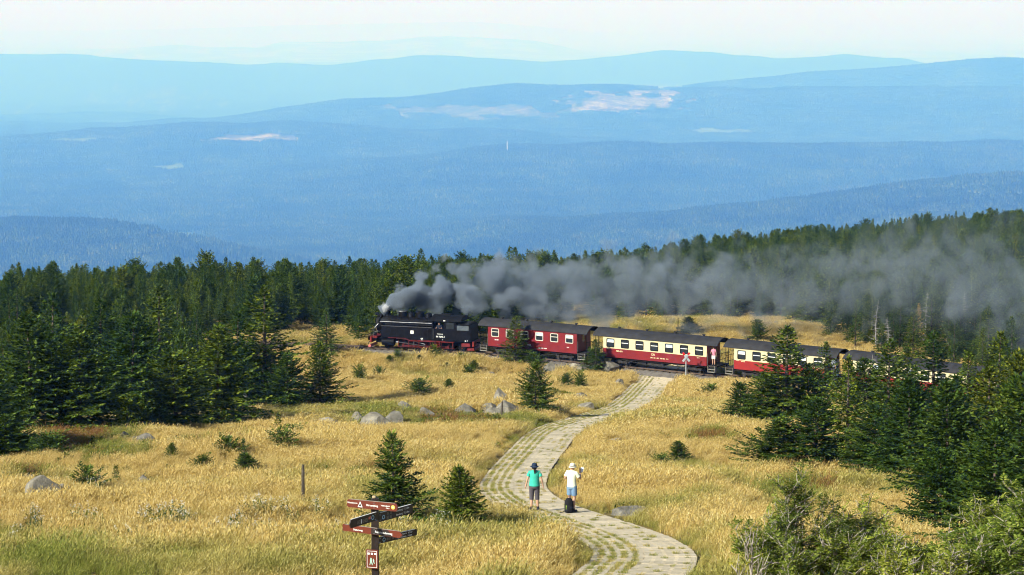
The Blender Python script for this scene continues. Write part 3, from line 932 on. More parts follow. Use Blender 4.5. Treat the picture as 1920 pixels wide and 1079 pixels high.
def normals2(poly):
    t = np.gradient(poly, axis=0); t /= np.hypot(t[:, 0], t[:, 1])[:, None]
    return t, np.stack([t[:, 1], -t[:, 0]], 1)         # tangent, right hand side
def path_k(y): return np.interp(y, [110, 190], [1.0, 1.2])
def strip(poly, offs, zoff, hfun, name, mat, smooth=True, kf=None):
    t, nrm = normals2(poly)
    V = []
    for o, z in zip(offs, zoff):
        P = poly + nrm * o * (kf(poly[:, 1])[:, None] if kf else 1.0)
        V.append(np.c_[P, hfun(P[:, 0], P[:, 1]) + z])
    V = np.stack(V, 1).reshape(-1, 3)
    o = link(name, np_mesh(name, V, grid_quads(len(poly), len(offs)), mat, smooth))
    return o
path_o = strip(PATH[::2], np.linspace(-1.5, 1.5, 9), [-0.02, 0.04, 0.04, 0.04, 0.04, 0.04, 0.04, 0.04, -0.02], lambda x, y: near_h(x, y, False), 'path', M_PATHSOIL, kf=path_k)
tag(path_o, kind='structure')

def slab_mesh(W, Lg, nx, ny, hole_w, hole_l, seed):
    """concrete slab with rows of through holes; top at z=0.07"""
    rg = random.Random(seed); b = MB()
    xs = [-W/2]; ys = [-Lg/2]
    gx = (W - nx*hole_w)/(nx+1); gy = (Lg - ny*hole_l)/(ny+1)
    for i in range(nx): xs += [xs[-1]+gx, xs[-1]+gx+hole_w]
    xs.append(W/2)
    for i in range(ny): ys += [ys[-1]+gy, ys[-1]+gy+hole_l]
    ys.append(Lg/2)
    Z = 0.055; B = -0.06
    idx = {}
    vs = []
    def v(i, j, z):
        k = (i, j, z)
        if k not in idx:
            idx[k] = len(vs)
            e = 0.012 if (i in (0, len(xs)-1) or j in (0, len(ys)-1)) else 0.0
            vs.append((xs[i]+rg.uniform(-e, e), ys[j]+rg.uniform(-e, e), z))
        return idx[k]
    fs = []
    for i in range(len(xs)-1):
        for j in range(len(ys)-1):
            if i % 2 == 1 and j % 2 == 1:
                a = [(i, j), (i+1, j), (i+1, j+1), (i, j+1)]
                for q in range(4):
                    p, r = a[q], a[(q+1) % 4]
                    fs.append((v(*p, Z), v(*r, Z), v(*r, B), v(*p, B)))
            else:
                fs.append((v(i, j, Z), v(i+1, j, Z), v(i+1, j+1, Z), v(i, j+1, Z)))
    nx_, ny_ = len(xs)-1, len(ys)-1
    for i in range(nx_):
        fs.append((v(i, 0, B), v(i+1, 0, B), v(i+1, 0, Z), v(i, 0, Z))); fs.append((v(i+1, ny_, B), v(i, ny_, B), v(i, ny_, Z), v(i+1, ny_, Z)))
    for j in range(ny_):
        fs.append((v(0, j+1, B), v(0, j, B), v(0, j, Z), v(0, j+1, Z))); fs.append((v(nx_, j, B), v(nx_, j+1, B), v(nx_, j+1, Z), v(nx_, j, Z)))
    b.add(vs, fs)
    return b.mesh('slab', M_SLAB)
SLABS_L = [slab_mesh(1.37, 0.98, 4, 3, 0.165, 0.245, s) for s in (1, 2, 3)]
SLABS_R = [slab_mesh(1.37, 0.98, 4, 2, 0.11, 0.12, s) for s in (4, 5, 6)]
HOLES = []          # where grass grows through
def build_slabs():
    t, nrm = normals2(PATH)
    step = 4                                     # path points are 0.25 m apart
    rg = random.Random(4); items = []
    for i in range(2, len(PATH)-2, step):
        for side in (-1, 1):
            c = PATH[i] + nrm[i]*0.69*side*path_k(PATH[i][1])
            items.append((math.hypot(c[0], c[1]), i, side, c))
    items.sort(key=lambda q: q[0])
    inview = [q for q in items if q[0] > 50]
    single = set(id(q) for q in inview[:300])
    merged = bmesh.new()
    for q in items:
        d, i, side, c = q
        a, b_ = PATH[max(i-2, 0)], PATH[min(i+2, len(PATH)-1)]
        za = near_h(np.array([a[0], b_[0]]), np.array([a[1], b_[1]]), False)
        zc = near_h(np.array([c[0]]), np.array([c[1]]), False)[0]
        ang = math.atan2(t[i][1], t[i][0]) - math.pi/2
        pit = math.atan2(za[1]-za[0], np.hypot(*(b_-a)))
        M = Matrix.Translation((c[0]+rg.uniform(-.012, .012), c[1], zc+rg.uniform(-.006, .010))) @ Matrix.Rotation(ang+rg.uniform(-.012, .012), 4, 'Z') @ Matrix.Rotation(pit, 4, 'X') @ Matrix.Rotation(rg.uniform(-.006, .006), 4, 'Y') @ Matrix.Scale(float(path_k(c[1])), 4, (1, 0, 0))
        me = (SLABS_L if side < 0 else SLABS_R)[rg.randrange(3)]
        if id(q) in single:
            o = link('slab', me, path_o); o.matrix_world = M
        else:
            n0 = len(merged.verts); merged.from_mesh(me); merged.verts.ensure_lookup_table()
            for v in merged.verts[n0:]: v.co = M @ v.co
        rows = 4
        if 50 < d < 240:
            for ix in range(4):
                for iy in range(3 if side < 0 else 2):
                    if side > 0 and rg.random() < 0.72: continue
                    if side < 0 and rg.random() < 0.26: continue
                    ly = (-0.33, 0, 0.33)[iy] if side < 0 else (-0.18, 0.18)[iy]
                    HOLES.append((M @ Vector((-0.452+0.301*ix, ly, 0.02)), ang))
    me = bpy.data.meshes.new('slabs'); merged.to_mesh(me); merged.free(); me.materials.append(M_SLAB)
    tag(link('slab_run', me, path_o), kind='stuff')
build_slabs()

# ---- railway: ballast bed, sleepers, two rails
_dT = np.r_[0, np.cumsum(np.hypot(*np.diff(_T, axis=0).T))]
_tt = np.arange(0, _dT[-1], 0.5)
LINE = np.stack([np.interp(_tt, _dT, _T[:, 0]), np.interp(_tt, _dT, _T[:, 1])], 1)
RAIL_Z = 0.14
bal = strip(LINE, [-2.6, -1.9, -1.35, -0.7, 0, 0.7, 1.35, 1.9, 2.6], [-0.05, 0.12, 0.27, 0.28, 0.27, 0.28, 0.27, 0.12, -0.05], lambda x, y: np.full(len(x), -0.32) + 0.05*vnoise(x*3, y*3), 'ballast', M_BALLAST)
tag(bal, kind='structure')
track = empty('railway_track', (float(LINE[0][0]), float(LINE[0][1]), -0.1), 0)
tag(track, kind='structure')
def build_track():
    t, nrm = normals2(LINE)
    for s in (-0.535, 0.535):
        b = MB(); rings = []
        for i in range(len(LINE)):
            c = LINE[i] + nrm[i]*s; n2 = nrm[i]
            prof = [(-.05, -.0), (-.05, .02), (-.012, .035), (-.012, .085), (-.03, .09), (-.03, .12), (.03, .12), (.03, .09), (.012, .085), (.012, .035), (.05, .02), (.05, 0)]
            rings.append([(c[0]+n2[0]*p, c[1]+n2[1]*p, RAIL_Z-0.12+q) for p, q in prof])
        b.loft(rings); o = b.build('rail', M_RAIL, track); o.matrix_parent_inverse = track.matrix_world.inverted()
        o.matrix_parent_inverse = Matrix.Translation(-track.location)
    sl = MB(); sl.bbox(-0.11, 0.11, -0.85, 0.85, -0.15, 0.0, 0.015)
    me = sl.mesh('sleeper', M_SLEEPER)
    k = 0
    s_all = np.arange(0.3, _tt[-1], 0.66)
    px, py = project(np.interp(s_all, _tt, LINE[:, 0]), np.interp(s_all, _tt, LINE[:, 1]), np.zeros(len(s_all)))
    for s, x in zip(s_all, px):
        if x < -80 or x > 1990: continue
        cx, cy_ = np.interp(s, _tt, LINE[:, 0]), np.interp(s, _tt, LINE[:, 1])
        i = min(int(s/0.5), len(LINE)-1)
        o = link('sleeper', me, track); o.matrix_parent_inverse = Matrix.Translation(-track.location)
        o.location = (cx, cy_, 0.015); o.rotation_euler = (0, 0, math.atan2(t[i][1], t[i][0])); k += 1
    print('sleepers', k)
build_track()

def line_at_px(px):
    """arc length on the railway for a picture column"""
    x, y = project(LINE[:, 0], LINE[:, 1], np.zeros(len(LINE)) + RAIL_Z)
    return float(np.interp(px, x, _tt))
def line_pt(s):
    return Vector((float(np.interp(s, _tt, LINE[:, 0])), float(np.interp(s, _tt, LINE[:, 1])), RAIL_Z))
# ================================================================ train
M_BLACK = mat_plain('locomotive_black', (0.006, 0.006, 0.008), 0.5, 0.0, 0.5, 3.0, 0.06, dirt=(0.012, 0.010, 0.009))
M_BLACK2 = mat_plain('smoky_black', (0.007, 0.007, 0.008), 0.6, 0.0, 0.5, 4.0, 0.12)
M_LRED = mat_plain('frame_red', (0.17, 0.011, 0.009), 0.55, 0.0, 0.4, 3.0, 0.3, dirt=(0.03, 0.012, 0.01))
M_STEEL = mat_plain('bare_steel', (0.30, 0.30, 0.31), 0.4, 0.9, 0.3, 6)
M_WHITE = mat_plain('white_paint', (0.80, 0.80, 0.77), 0.5, 0, 0.08, 5)
M_GLASS = mat_plain('dark_glass', (0.02, 0.025, 0.03), 0.08, 0, 0.2, 2, 0.6)
M_GLASS_SKY = mat_plain('sky_reflection_glass', (0.45, 0.53, 0.62), 0.15, 0, 0.25, 2, 0.6)  # sky reflection painted into the pane as a pale blue-grey colour
M_CRED = mat_plain('carriage_red', (0.175, 0.010, 0.014), 0.42, 0, 0.2, 1.2, 0.4, dirt=(0.12, 0.012, 0.014))
M_CRED2 = mat_plain('carriage_bright_red', (0.27, 0.014, 0.014), 0.42, 0, 0.18, 1.2, 0.45)
M_CREAM = mat_plain('carriage_cream', (0.60, 0.52, 0.31), 0.45, 0, 0.12, 1.2, 0.4, dirt=(0.42, 0.35, 0.20))
M_ROOF = mat_plain('roof_felt', (0.030, 0.029, 0.031), 0.8, 0, 0.35, 1.5, 0.2, dirt=(0.05, 0.047, 0.045))
M_FRAME = mat_plain('window_frame', (0.55, 0.52, 0.44), 0.5, 0, 0.15, 5)
M_UNDER = mat_plain('underframe', (0.035, 0.03, 0.028), 0.8, 0, 0.5, 4, 0.2)
M_ENDRED = mat_plain('end_wall_red', (0.20, 0.016, 0.018), 0.5, 0, 0.2, 2)
M_COAL = mat_plain('coal', (0.012, 0.012, 0.013), 0.5, 0, 0.5, 12)
M_STEPW = mat_plain('step_wood', (0.30, 0.27, 0.22), 0.8, 0, 0.3, 8)

def text_mesh(body, size, mat, align='CENTER', bold=0.0, ext=0.0):
    cu = bpy.data.curves.new('lettering', 'FONT'); cu.body = body; cu.size = size
    cu.align_x = align; cu.align_y = 'CENTER'; cu.resolution_u = 2; cu.offset = bold; cu.extrude = ext
    ob = bpy.data.objects.new('lettering_tmp', cu); COL.objects.link(ob)
    dg = bpy.context.evaluated_depsgraph_get()
    me = bpy.data.meshes.new_from_object(ob.evaluated_get(dg))
    bpy.data.objects.remove(ob); bpy.data.curves.remove(cu)
    me.materials.clear(); me.materials.append(mat)
    return me
def text(parent, body, size, mat, loc, rot=(math.pi/2, 0, 0), align='CENTER', bold=0.004, name='lettering'):
    o = link(name, text_mesh(body, size, mat, align, bold), parent); o.location = loc; o.rotation_euler = rot
    return o

def set_on_line(o, s_mid, half):
    """seat a vehicle on the rails: local +x follows the line to the right of the picture"""
    a, b = line_pt(s_mid - half*0.62), line_pt(s_mid + half*0.62)
    c = (a + b)/2; d = b - a
    o.location = c; o.rotation_euler = (0, 0, math.atan2(d.y, d.x))

def wheel_meshes(r, mat, spokes=10):
    b = MB(); b.lathe([(r*0.86, -.05), (r+0.03, -.05), (r+0.03, -.03), (r, -.02), (r, .06), (r*0.84, .06)], n=24, axis='y')
    rim = b.mesh('tyre', M_BLACK2, False)
    c = MB(); c.lathe([(r*0.22, -.06), (r*0.22, .08), (0.02, .08)], n=12, axis='y')
    for k in range(spokes):
        a = 6.283*k/spokes
        c.tube([(r*.15*math.cos(a), 0, r*.15*math.sin(a)), (r*.9*math.cos(a), 0, r*.9*math.sin(a))], 0.032, 5)
    c.lathe([(r*0.82, -.03), (r*0.9, -.03), (r*0.9, .04), (r*0.82, .04)], n=24, axis='y')
    return rim, c.mesh('wheel', mat)

def locomotive():
    L = 11.0
    s0, s1 = line_at_px(690), line_at_px(898)
    o = empty('steam_locomotive', label='black steam locomotive with red frame heading the train, smoke at its chimney', cat='locomotive')
    set_on_line(o, (s0+s1)/2, (s1-s0)/2)
    k = (s1-s0)/L
    X = lambda xm: (xm - L/2)*k           # metres from the front coupler -> local x
    # boiler and smokebox (axis along x)
    b = MB(); zc = 2.28; r = 0.74
    b.lathe([(r, X(2.5)), (r, X(7.0))], (0, 0, zc), 28, 'x')
    for xm in (3.1, 4.0, 4.9, 5.8, 6.5):
        b.lathe([(r+.012, X(xm)), (r+.012, X(xm)+.06)], (0, 0, zc), 28, 'x')
    smooth_by_angle(b.build('boiler', M_BLACK, o))
    b = MB(); b.lathe([(0.05, X(1.02)-.10), (0.3, X(1.02)-.09), (0.55, X(1.02)-.03), (0.66, X(1.02)), (0.76, X(1.05)), (0.77, X(1.1)), (0.77, X(2.5))], (0, 0, zc), 28, 'x')
    sbx = smooth_by_angle(b.build('smokebox', M_BLACK2, o))
    h = MB(); h.tube([(X(1.02)-.16, -.3, zc), (X(1.02)-.16, .3, zc)], .02, 6); h.lathe([(.05, X(1.02)-.2), (.05, X(1.02)-.08)], (0, 0, zc), 10, 'x')
    h.build('door_handle', M_STEEL, sbx)
    # front lamps
    for (yy, zz) in ((-.62, 1.32), (.62, 1.32), (0, 3.12)):
        q = MB(); q.lathe([(.13, X(.95)-.16), (.14, X(.95)-.1), (.14, X(.95)+.1), (.05, X(.95)+.12)], (0, yy, zz), 14, 'x'); lp = q.build('headlight', M_BLACK, o)
        q = MB(); q.lathe([(.12, X(.95)-.175), (.02, X(.95)-.19)], (0, yy, zz), 14, 'x'); q.build('lens', M_WHITE, lp)
    # chimney
    b = MB(); b.lathe([(.40, 0), (.30, .14), (.25, .3), (.26, .5), (.34, .58), (.34, .64), (.24, .64), (.22, .3)], (X(1.95), 0, 2.92), 20)
    smooth_by_angle(b.build('chimney', M_BLACK2, o))
    # feed water heater box and pump on the smokebox
    b = MB(); b.bbox(X(1.2), X(1.6), -.55, .55, 2.9, 3.2, .06); b.tube([(X(1.35), -.7, 2.2), (X(1.35), -.82, 2.6), (X(1.5), -.6, 2.98)], .06, 8)
    b.build('preheater', M_BLACK2, o)
    b = MB(); b.lathe([(.15, 0), (.15, .35), (.1, .38), (.1, .5), (.17, .52), (.17, .85), (.1, .9)], (X(1.75), -.85, 1.55), 14)
    smooth_by_angle(b.build('air_pump', M_BLACK, o))
    # domes
    for xm, w, hh, flat in ((3.45, .41, .54, 1), (4.3, .35, .48, 0), (5.15, .40, .54, 1), (6.0, .34, .46, 0)):
        b = MB()
        if flat: b.lathe([(w*1.25, 0), (w, .10), (w, hh-.06), (w*.96, hh), (w*.4, hh+.03), (.02, hh+.035)], (X(xm), 0, 2.93), 20)
        else: b.lathe([(w*1.25, 0), (w, .10), (w*.98, hh*.6), (w*.8, hh*.85), (w*.45, hh), (.02, hh+.03)], (X(xm), 0, 2.93), 20)
        d = smooth_by_angle(b.build('sand_dome' if flat else 'steam_dome', M_BLACK, o))
        if flat:
            p = MB(); p.lathe([(w*1.02, hh-.05), (w*1.0, hh+.012), (w*.4, hh+.042), (.02, hh+.046)], (X(xm), 0, 2.93), 20); p.build('lid', M_STEEL if xm < 4 else M_BLACK2, d)
        for sg in (-1, 1):
            p = MB(); p.tube([(X(xm), sg*.3, 3.05), (X(xm), sg*.76, 2.6), (X(xm)-.1*sg, sg*.85, 2.2)], .025, 6); p.build('sand_pipe', M_BLACK2, d)
    b = MB(); b.lathe([(.06, 0), (.06, .25), (.09, .27), (.09, .36), (.02, .38)], (X(6.5), -.25, 2.92), 10); b.lathe([(.05, 0), (.05, .3), (.02, .32)], (X(6.5), .2, 2.92), 10)
    b.build('safety_valve', M_STEEL, o)
    # handrails and pipes along the boiler
    for sg in (-1, 1):
        b = MB(); b.tube([(X(1.5), sg*.86, 2.52), (X(6.6), sg*.86, 2.52)], .02, 6)
        for xm in (1.5, 2.8, 4.1, 5.4, 6.6): b.tube([(X(xm), sg*.70, 2.5), (X(xm), sg*.87, 2.52)], .015, 5)
        b.build('handrail', M_STEEL if sg < 0 else M_BLACK2, o)
        b = MB(); b.tube([(X(2.3), sg*.80, 2.75), (X(3.0), sg*.83, 2.68), (X(5.6), sg*.83, 2.66), (X(6.6), sg*.7, 2.8)], .035, 6)
        b.tube([(X(3.6), sg*.86, 2.4), (X(4.2), sg*.9, 2.33), (X(6.6), sg*.9, 2.3)], .03, 6)
        b.build('steam_pipe', M_BLACK2, o)
    # side tanks
    for sg in (-1, 1):
        y0, y1 = (.78, 1.23) if sg > 0 else (-1.23, -.78)
        b = MB()
        b.prism([(X(1.72), 1.12), (X(3.95), 1.12), (X(4.5), .98), (X(6.7), .98), (X(6.7), 2.12), (X(1.9), 2.16), (X(1.72), 2.0)], y0, y1)
        t = b.build('side_tank', M_BLACK, o)
        e = MB(); e.box(X(1.75), X(6.66), y0 if sg < 0 else y1-.05, y0+.05 if sg < 0 else y1, 2.165, 2.19); e.build('tank_edge', M_STEEL, t)
        for xm in (2.4, 3.2, 4.0, 4.8, 5.6, 6.3):
            e = MB(); yy = y0-.008 if sg < 0 else y1+.008
            e.box(X(xm)-.02, X(xm)+.02, min(yy, yy+.01*sg), max(yy, yy+.01*sg), 1.15, 2.1); e.build('rivet_strip', M_BLACK2, t)
        f = MB(); f.lathe([(.14, 0), (.14, .12), (.03, .14)], (X(5.2), sg*1.0, 2.13), 12); f.build('filler_cap', M_BLACK2, t)
        if sg < 0:
            e = MB(); e.box(X(4.62), X(4.92), y0-.02, y0-.006, 1.54, 1.84); pl = e.build('sign_plate', M_WHITE, t)
            e = MB(); e.box(X(4.73), X(4.81), y0-.026, y0-.021, 1.65, 1.73); e.build('emblem', M_BLACK2, pl)
            text(t, 'HSB', .14, M_WHITE, (X(5.72), y0-.015, 1.13)); text(t, '25 m', .10, M_WHITE, (X(5.74), y0-.015, 1.01))
    # cab: walls with openings, roof
    b = MB(); xa, xb = X(6.7), X(9.05)
    for sg in (-1, 1):
        y0, y1 = (1.18, 1.24) if sg > 0 else (-1.24, -1.18)
        b.box(xa, xb, y0, y1, .98, 2.10)
        b.box(xa, X(6.82), y0, y1, 2.10, 2.86); b.box(X(7.85), X(8.05), y0, y1, 2.10, 2.86); b.box(X(8.85), xb, y0, y1, 2.10, 2.86)
        b.box(xa, xb, y0, y1, 2.72, 2.86)
    b.box(xa, xa+.05, -1.18, 1.18, .98, 2.86)
    cab = b.build('cab', M_BLACK, o)
    for sg in (-1, 1):
        g = MB(); g.box(X(8.08), X(8.82), sg*1.2-.01, sg*1.2+.01, 2.12, 2.70); w = g.build('window', M_GLASS, cab)
        g = MB(); g.box(X(8.44), X(8.47), sg*1.2-.02, sg*1.2+.02, 2.12, 2.70); g.build('bar', M_BLACK2, w)
        g = MB(); g.tube([(X(6.85), sg*1.3, 1.2), (X(6.85), sg*1.3, 2.1)], .018, 6); g.build('grab_rail', M_STEEL, cab)
    def arch(hw, ze, zt, n=10): return [(hw*math.sin(math.radians(-62+124*i/n))/math.sin(math.radians(62)), ze+(zt-ze)*(math.cos(math.radians(-62+124*i/n))-math.cos(math.radians(62)))/(1-math.cos(math.radians(62)))) for i in range(n+1)]
    b = MB(); b.prism_x(arch(1.33, 2.80, 3.28), X(6.55), X(9.55)); rf = b.build('cab_roof', M_BLACK2, o)
    b = MB(); b.bbox(X(7.2), X(8.3), -.4, .4, 3.22, 3.36, .04); b.build('roof_vent', M_BLACK2, rf)
    text(cab, '99 7243-1', .21, M_WHITE, (X(7.55), -1.25, 1.36)); text(cab, '3', .12, M_WHITE, (X(7.75), -1.25, 1.1)); text(cab, 'Wernigerode', .10, M_WHITE, (X(7.5), -1.25, 1.62))
    e = MB(); e.box(X(7.85), X(8.05), -1.345, -1.335, 2.84, 2.92); e.build('lamp_plate', M_WHITE, rf)
    # bunker with coal
    b = MB(); b.prism([(X(9.05), .98), (X(10.45), .98), (X(10.45), 2.2), (X(10.3), 2.52), (X(9.05), 2.52)], -1.24, 1.24)
    bk = b.build('coal_bunker', M_BLACK, o)
    e = MB(); e.box(X(9.15), X(10.28), -1.262, -1.244, 2.02, 2.46); e.build('reflection_panel', mat_plain('bunker_reflection', (0.10, 0.12, 0.14), 0.35, 0.2, 0.4, 3), bk)  # light reflected off the bunker, painted as a blue-grey panel
    c = MB(); rg = random.Random(3)
    c.prism_x([(-1.1, 2.5), (-.9, 2.62), (-.3, 2.75), (.4, 2.72), (1.0, 2.6), (1.1, 2.5)], X(9.1), X(10.2)); c.build('coal', M_COAL, bk)
    text(bk, 'Br 7', .17, M_WHITE, (X(10.05), -1.255, 1.06))
    # frame, running boards, buffer beams, couplers
    b = MB(); b.box(X(.95), X(10.55), -.42, .42, .48, .98); b.build('main_frame', M_BLACK2, o)
    for sg in (-1, 1):
        yo = 1.2*sg; y0, y1 = min(yo, yo-.42*sg), max(yo, yo-.42*sg)
        b = MB(); b.box(X(2.4), X(4.0), y0, y1, 1.06, 1.11); b.box(X(4.55), X(8.8), y0, y1, .84, .90)
        b.prism([(X(4.0), 1.06), (X(4.0), 1.11), (X(4.55), .90), (X(4.55), .84)], y0, y1)
        b.build('running_board', M_LRED, o)
        b = MB()
        b.box(X(2.45), X(3.9), yo-.02 if sg > 0 else yo-.005, yo+.005 if sg > 0 else yo+.02, 1.15, 1.21)
        b.box(X(5.3), X(8.0), yo-.02 if sg > 0 else yo-.005, yo+.005 if sg > 0 else yo+.02, .93, 1.0)
        b.build('red_stripe', M_LRED, o)
    b = MB(); b.bbox(X(.55), X(.72), -1.05, 1.05, .55, 1.12, .02); b.bbox(X(.72), X(1.2), -.9, .9, .95, 1.1, .02); fb = b.build('buffer_beam', M_LRED, o)
    b = MB(); b.tube([(X(.55), 0, .78), (X(.12), 0, .78)], .09, 10); b.lathe([(.19, X(.1)-.05), (.21, X(.1)), (.19, X(.1)+.04)], (0, 0, .78), 16, 'x'); b.build('coupler', M_BLACK2, fb)
    for sg in (-1, 1):
        b = MB(); b.tube([(X(.6), sg*.55, .62), (X(.3), sg*.55, .55), (X(.22), sg*.55, .34)], .04, 6); b.build('brake_hose', M_BLACK2, fb)
    b = MB(); b.prism([(X(.30), .12), (X(.62), .12), (X(.55), .36), (X(.42), .32)], -.95, .95); b.build('rail_guard', mat_plain('guard_pale_red', (0.62, 0.16, 0.14), 0.6, 0, 0.3, 5), fb)
    b = MB(); b.bbox(X(10.55), X(10.72), -1.05, 1.05, .5, 1.0, .02); rb = b.build('rear_beam', M_LRED, o)
    b = MB(); b.bbox(X(9.55), X(10.4), -1.2, -.95, .5, .82, .02); b.build('rear_box', M_LRED, o)
    b = MB(); b.tube([(X(10.7), 0, .78), (X(11.0), 0, .78)], .09, 10); b.build('coupler', M_BLACK2, rb)
    b = MB(); b.prism([(X(10.0), .16), (X(10.75), .16), (X(10.68), .40), (X(10.1), .42)], -1.0, 1.0); b.build('rail_guard', M_LRED, rb)
    # cylinders
    for sg in (-1, 1):
        b = MB(); b.lathe([(.05, X(1.75)-.04), (.33, X(1.75)), (.33, X(2.95)), (.05, X(2.95)+.05)], (0, sg*.92, .66), 18, 'x')
        b.lathe([(.05, X(1.7)-.1), (.2, X(1.7)-.06), (.2, X(3.0)), (.05, X(3.0)+.08)], (0, sg*.86, 1.06), 14, 'x')
        smooth_by_angle(b.build('cylinder', M_BLACK, o))
    # wheels, rods
    M_WHEELRED = mat_plain('grimy_wheel_red', (0.10, 0.012, 0.010), 0.6, 0.0, 0.5, 3.0, 0.2)
    rim, whl = wheel_meshes(.5, M_WHEELRED, 11); rim2, whl2 = wheel_meshes(.275, M_WHEELRED, 8)
    drv = [3.75, 4.85, 5.95, 7.05, 8.15]
    for sg in (-1, 1):
        for xm in drv:
            w = link('driving_wheel', whl, o); w.location = (X(xm), sg*.58, .5); q = link('tyre', rim, w)
            if sg > 0: w.rotation_euler = (0, 0, math.pi)
            b = MB(); b.prism([(-.16, .2), (-.06, .44), (.06, .44), (.16, .2)], -.10, -.06); b.build('balance_weight', M_WHEELRED, w)
        for xm in (2.15, 9.45):
            w = link('carrying_wheel', whl2, o); w.location = (X(xm), sg*.58, .275); link('tyre', rim2, w)
        yr = sg*.80; zr = .36
        b = MB(); b.box(X(3.75)-.1, X(8.15)+.1, yr-.03, yr+.03, zr-.06, zr+.05)
        for xm in drv: b.lathe([(.12, yr-.06 if sg > 0 else yr-.06), (.12, yr+.06)], (X(xm), 0, zr), 12, 'y')
        b.build('coupling_rod', M_WHEELRED, o)
        b = MB(); b.tube([(X(3.35), sg*.90, .66), (X(5.95), sg*.90, zr+.02)], .06, 6, flat=.5); b.tube([(X(2.95), sg*.9, .66), (X(3.4), sg*.9, .66)], .035, 8); b.build('connecting_rod', M_STEEL, o)
        b = MB(); b.tube([(X(5.95), sg*.95, .55), (X(4.9), sg*.95, .80), (X(4.5), sg*.95, .98)], .035, 6); b.tube([(X(4.85), sg*.96, 1.0), (X(4.85), sg*.96, .5)], .045, 6); b.tube([(X(3.1), sg*.94, 1.0), (X(5.0), sg*.94, .92)], .03, 6)
        b.build('valve_gear', M_STEEL, o)
        b = MB(); b.box(X(3.3), X(8.9), sg*1.13-.02, sg*1.13+.02, .26, .31)
        for xm in (3.4, 4.4, 5.4, 6.5, 7.6, 8.7): b.box(X(xm)-.03, X(xm)+.03, sg*1.13-.02, sg*1.13+.02, .29, .85)
        b.build('brake_linkage', M_WHEELRED, o)
        for zz in (.35, .62): pass
        st = MB(); st.box(X(7.0), X(7.5), sg*1.22-.12, sg*1.22+.02, .40, .44); st.box(X(7.0), X(7.5), sg*1.22-.12, sg*1.22+.02, .66, .70); st.box(X(7.0), X(7.03), sg*1.22-.1, sg*1.22, .4, .95); st.box(X(7.47), X(7.5), sg*1.22-.1, sg*1.22, .4, .95)
        st.build('step', M_LRED, o)
    # smoke deflecting front detail
    b = MB()
    for sg in (-1, 1): b.tube([(X(.9), sg*.95, 1.1), (X(.95), sg*.95, 1.9), (X(1.3), sg*.8, 2.3)], .02, 6)
    b.build('front_handrail', M_STEEL, o)
    return o
LOCO = locomotive()

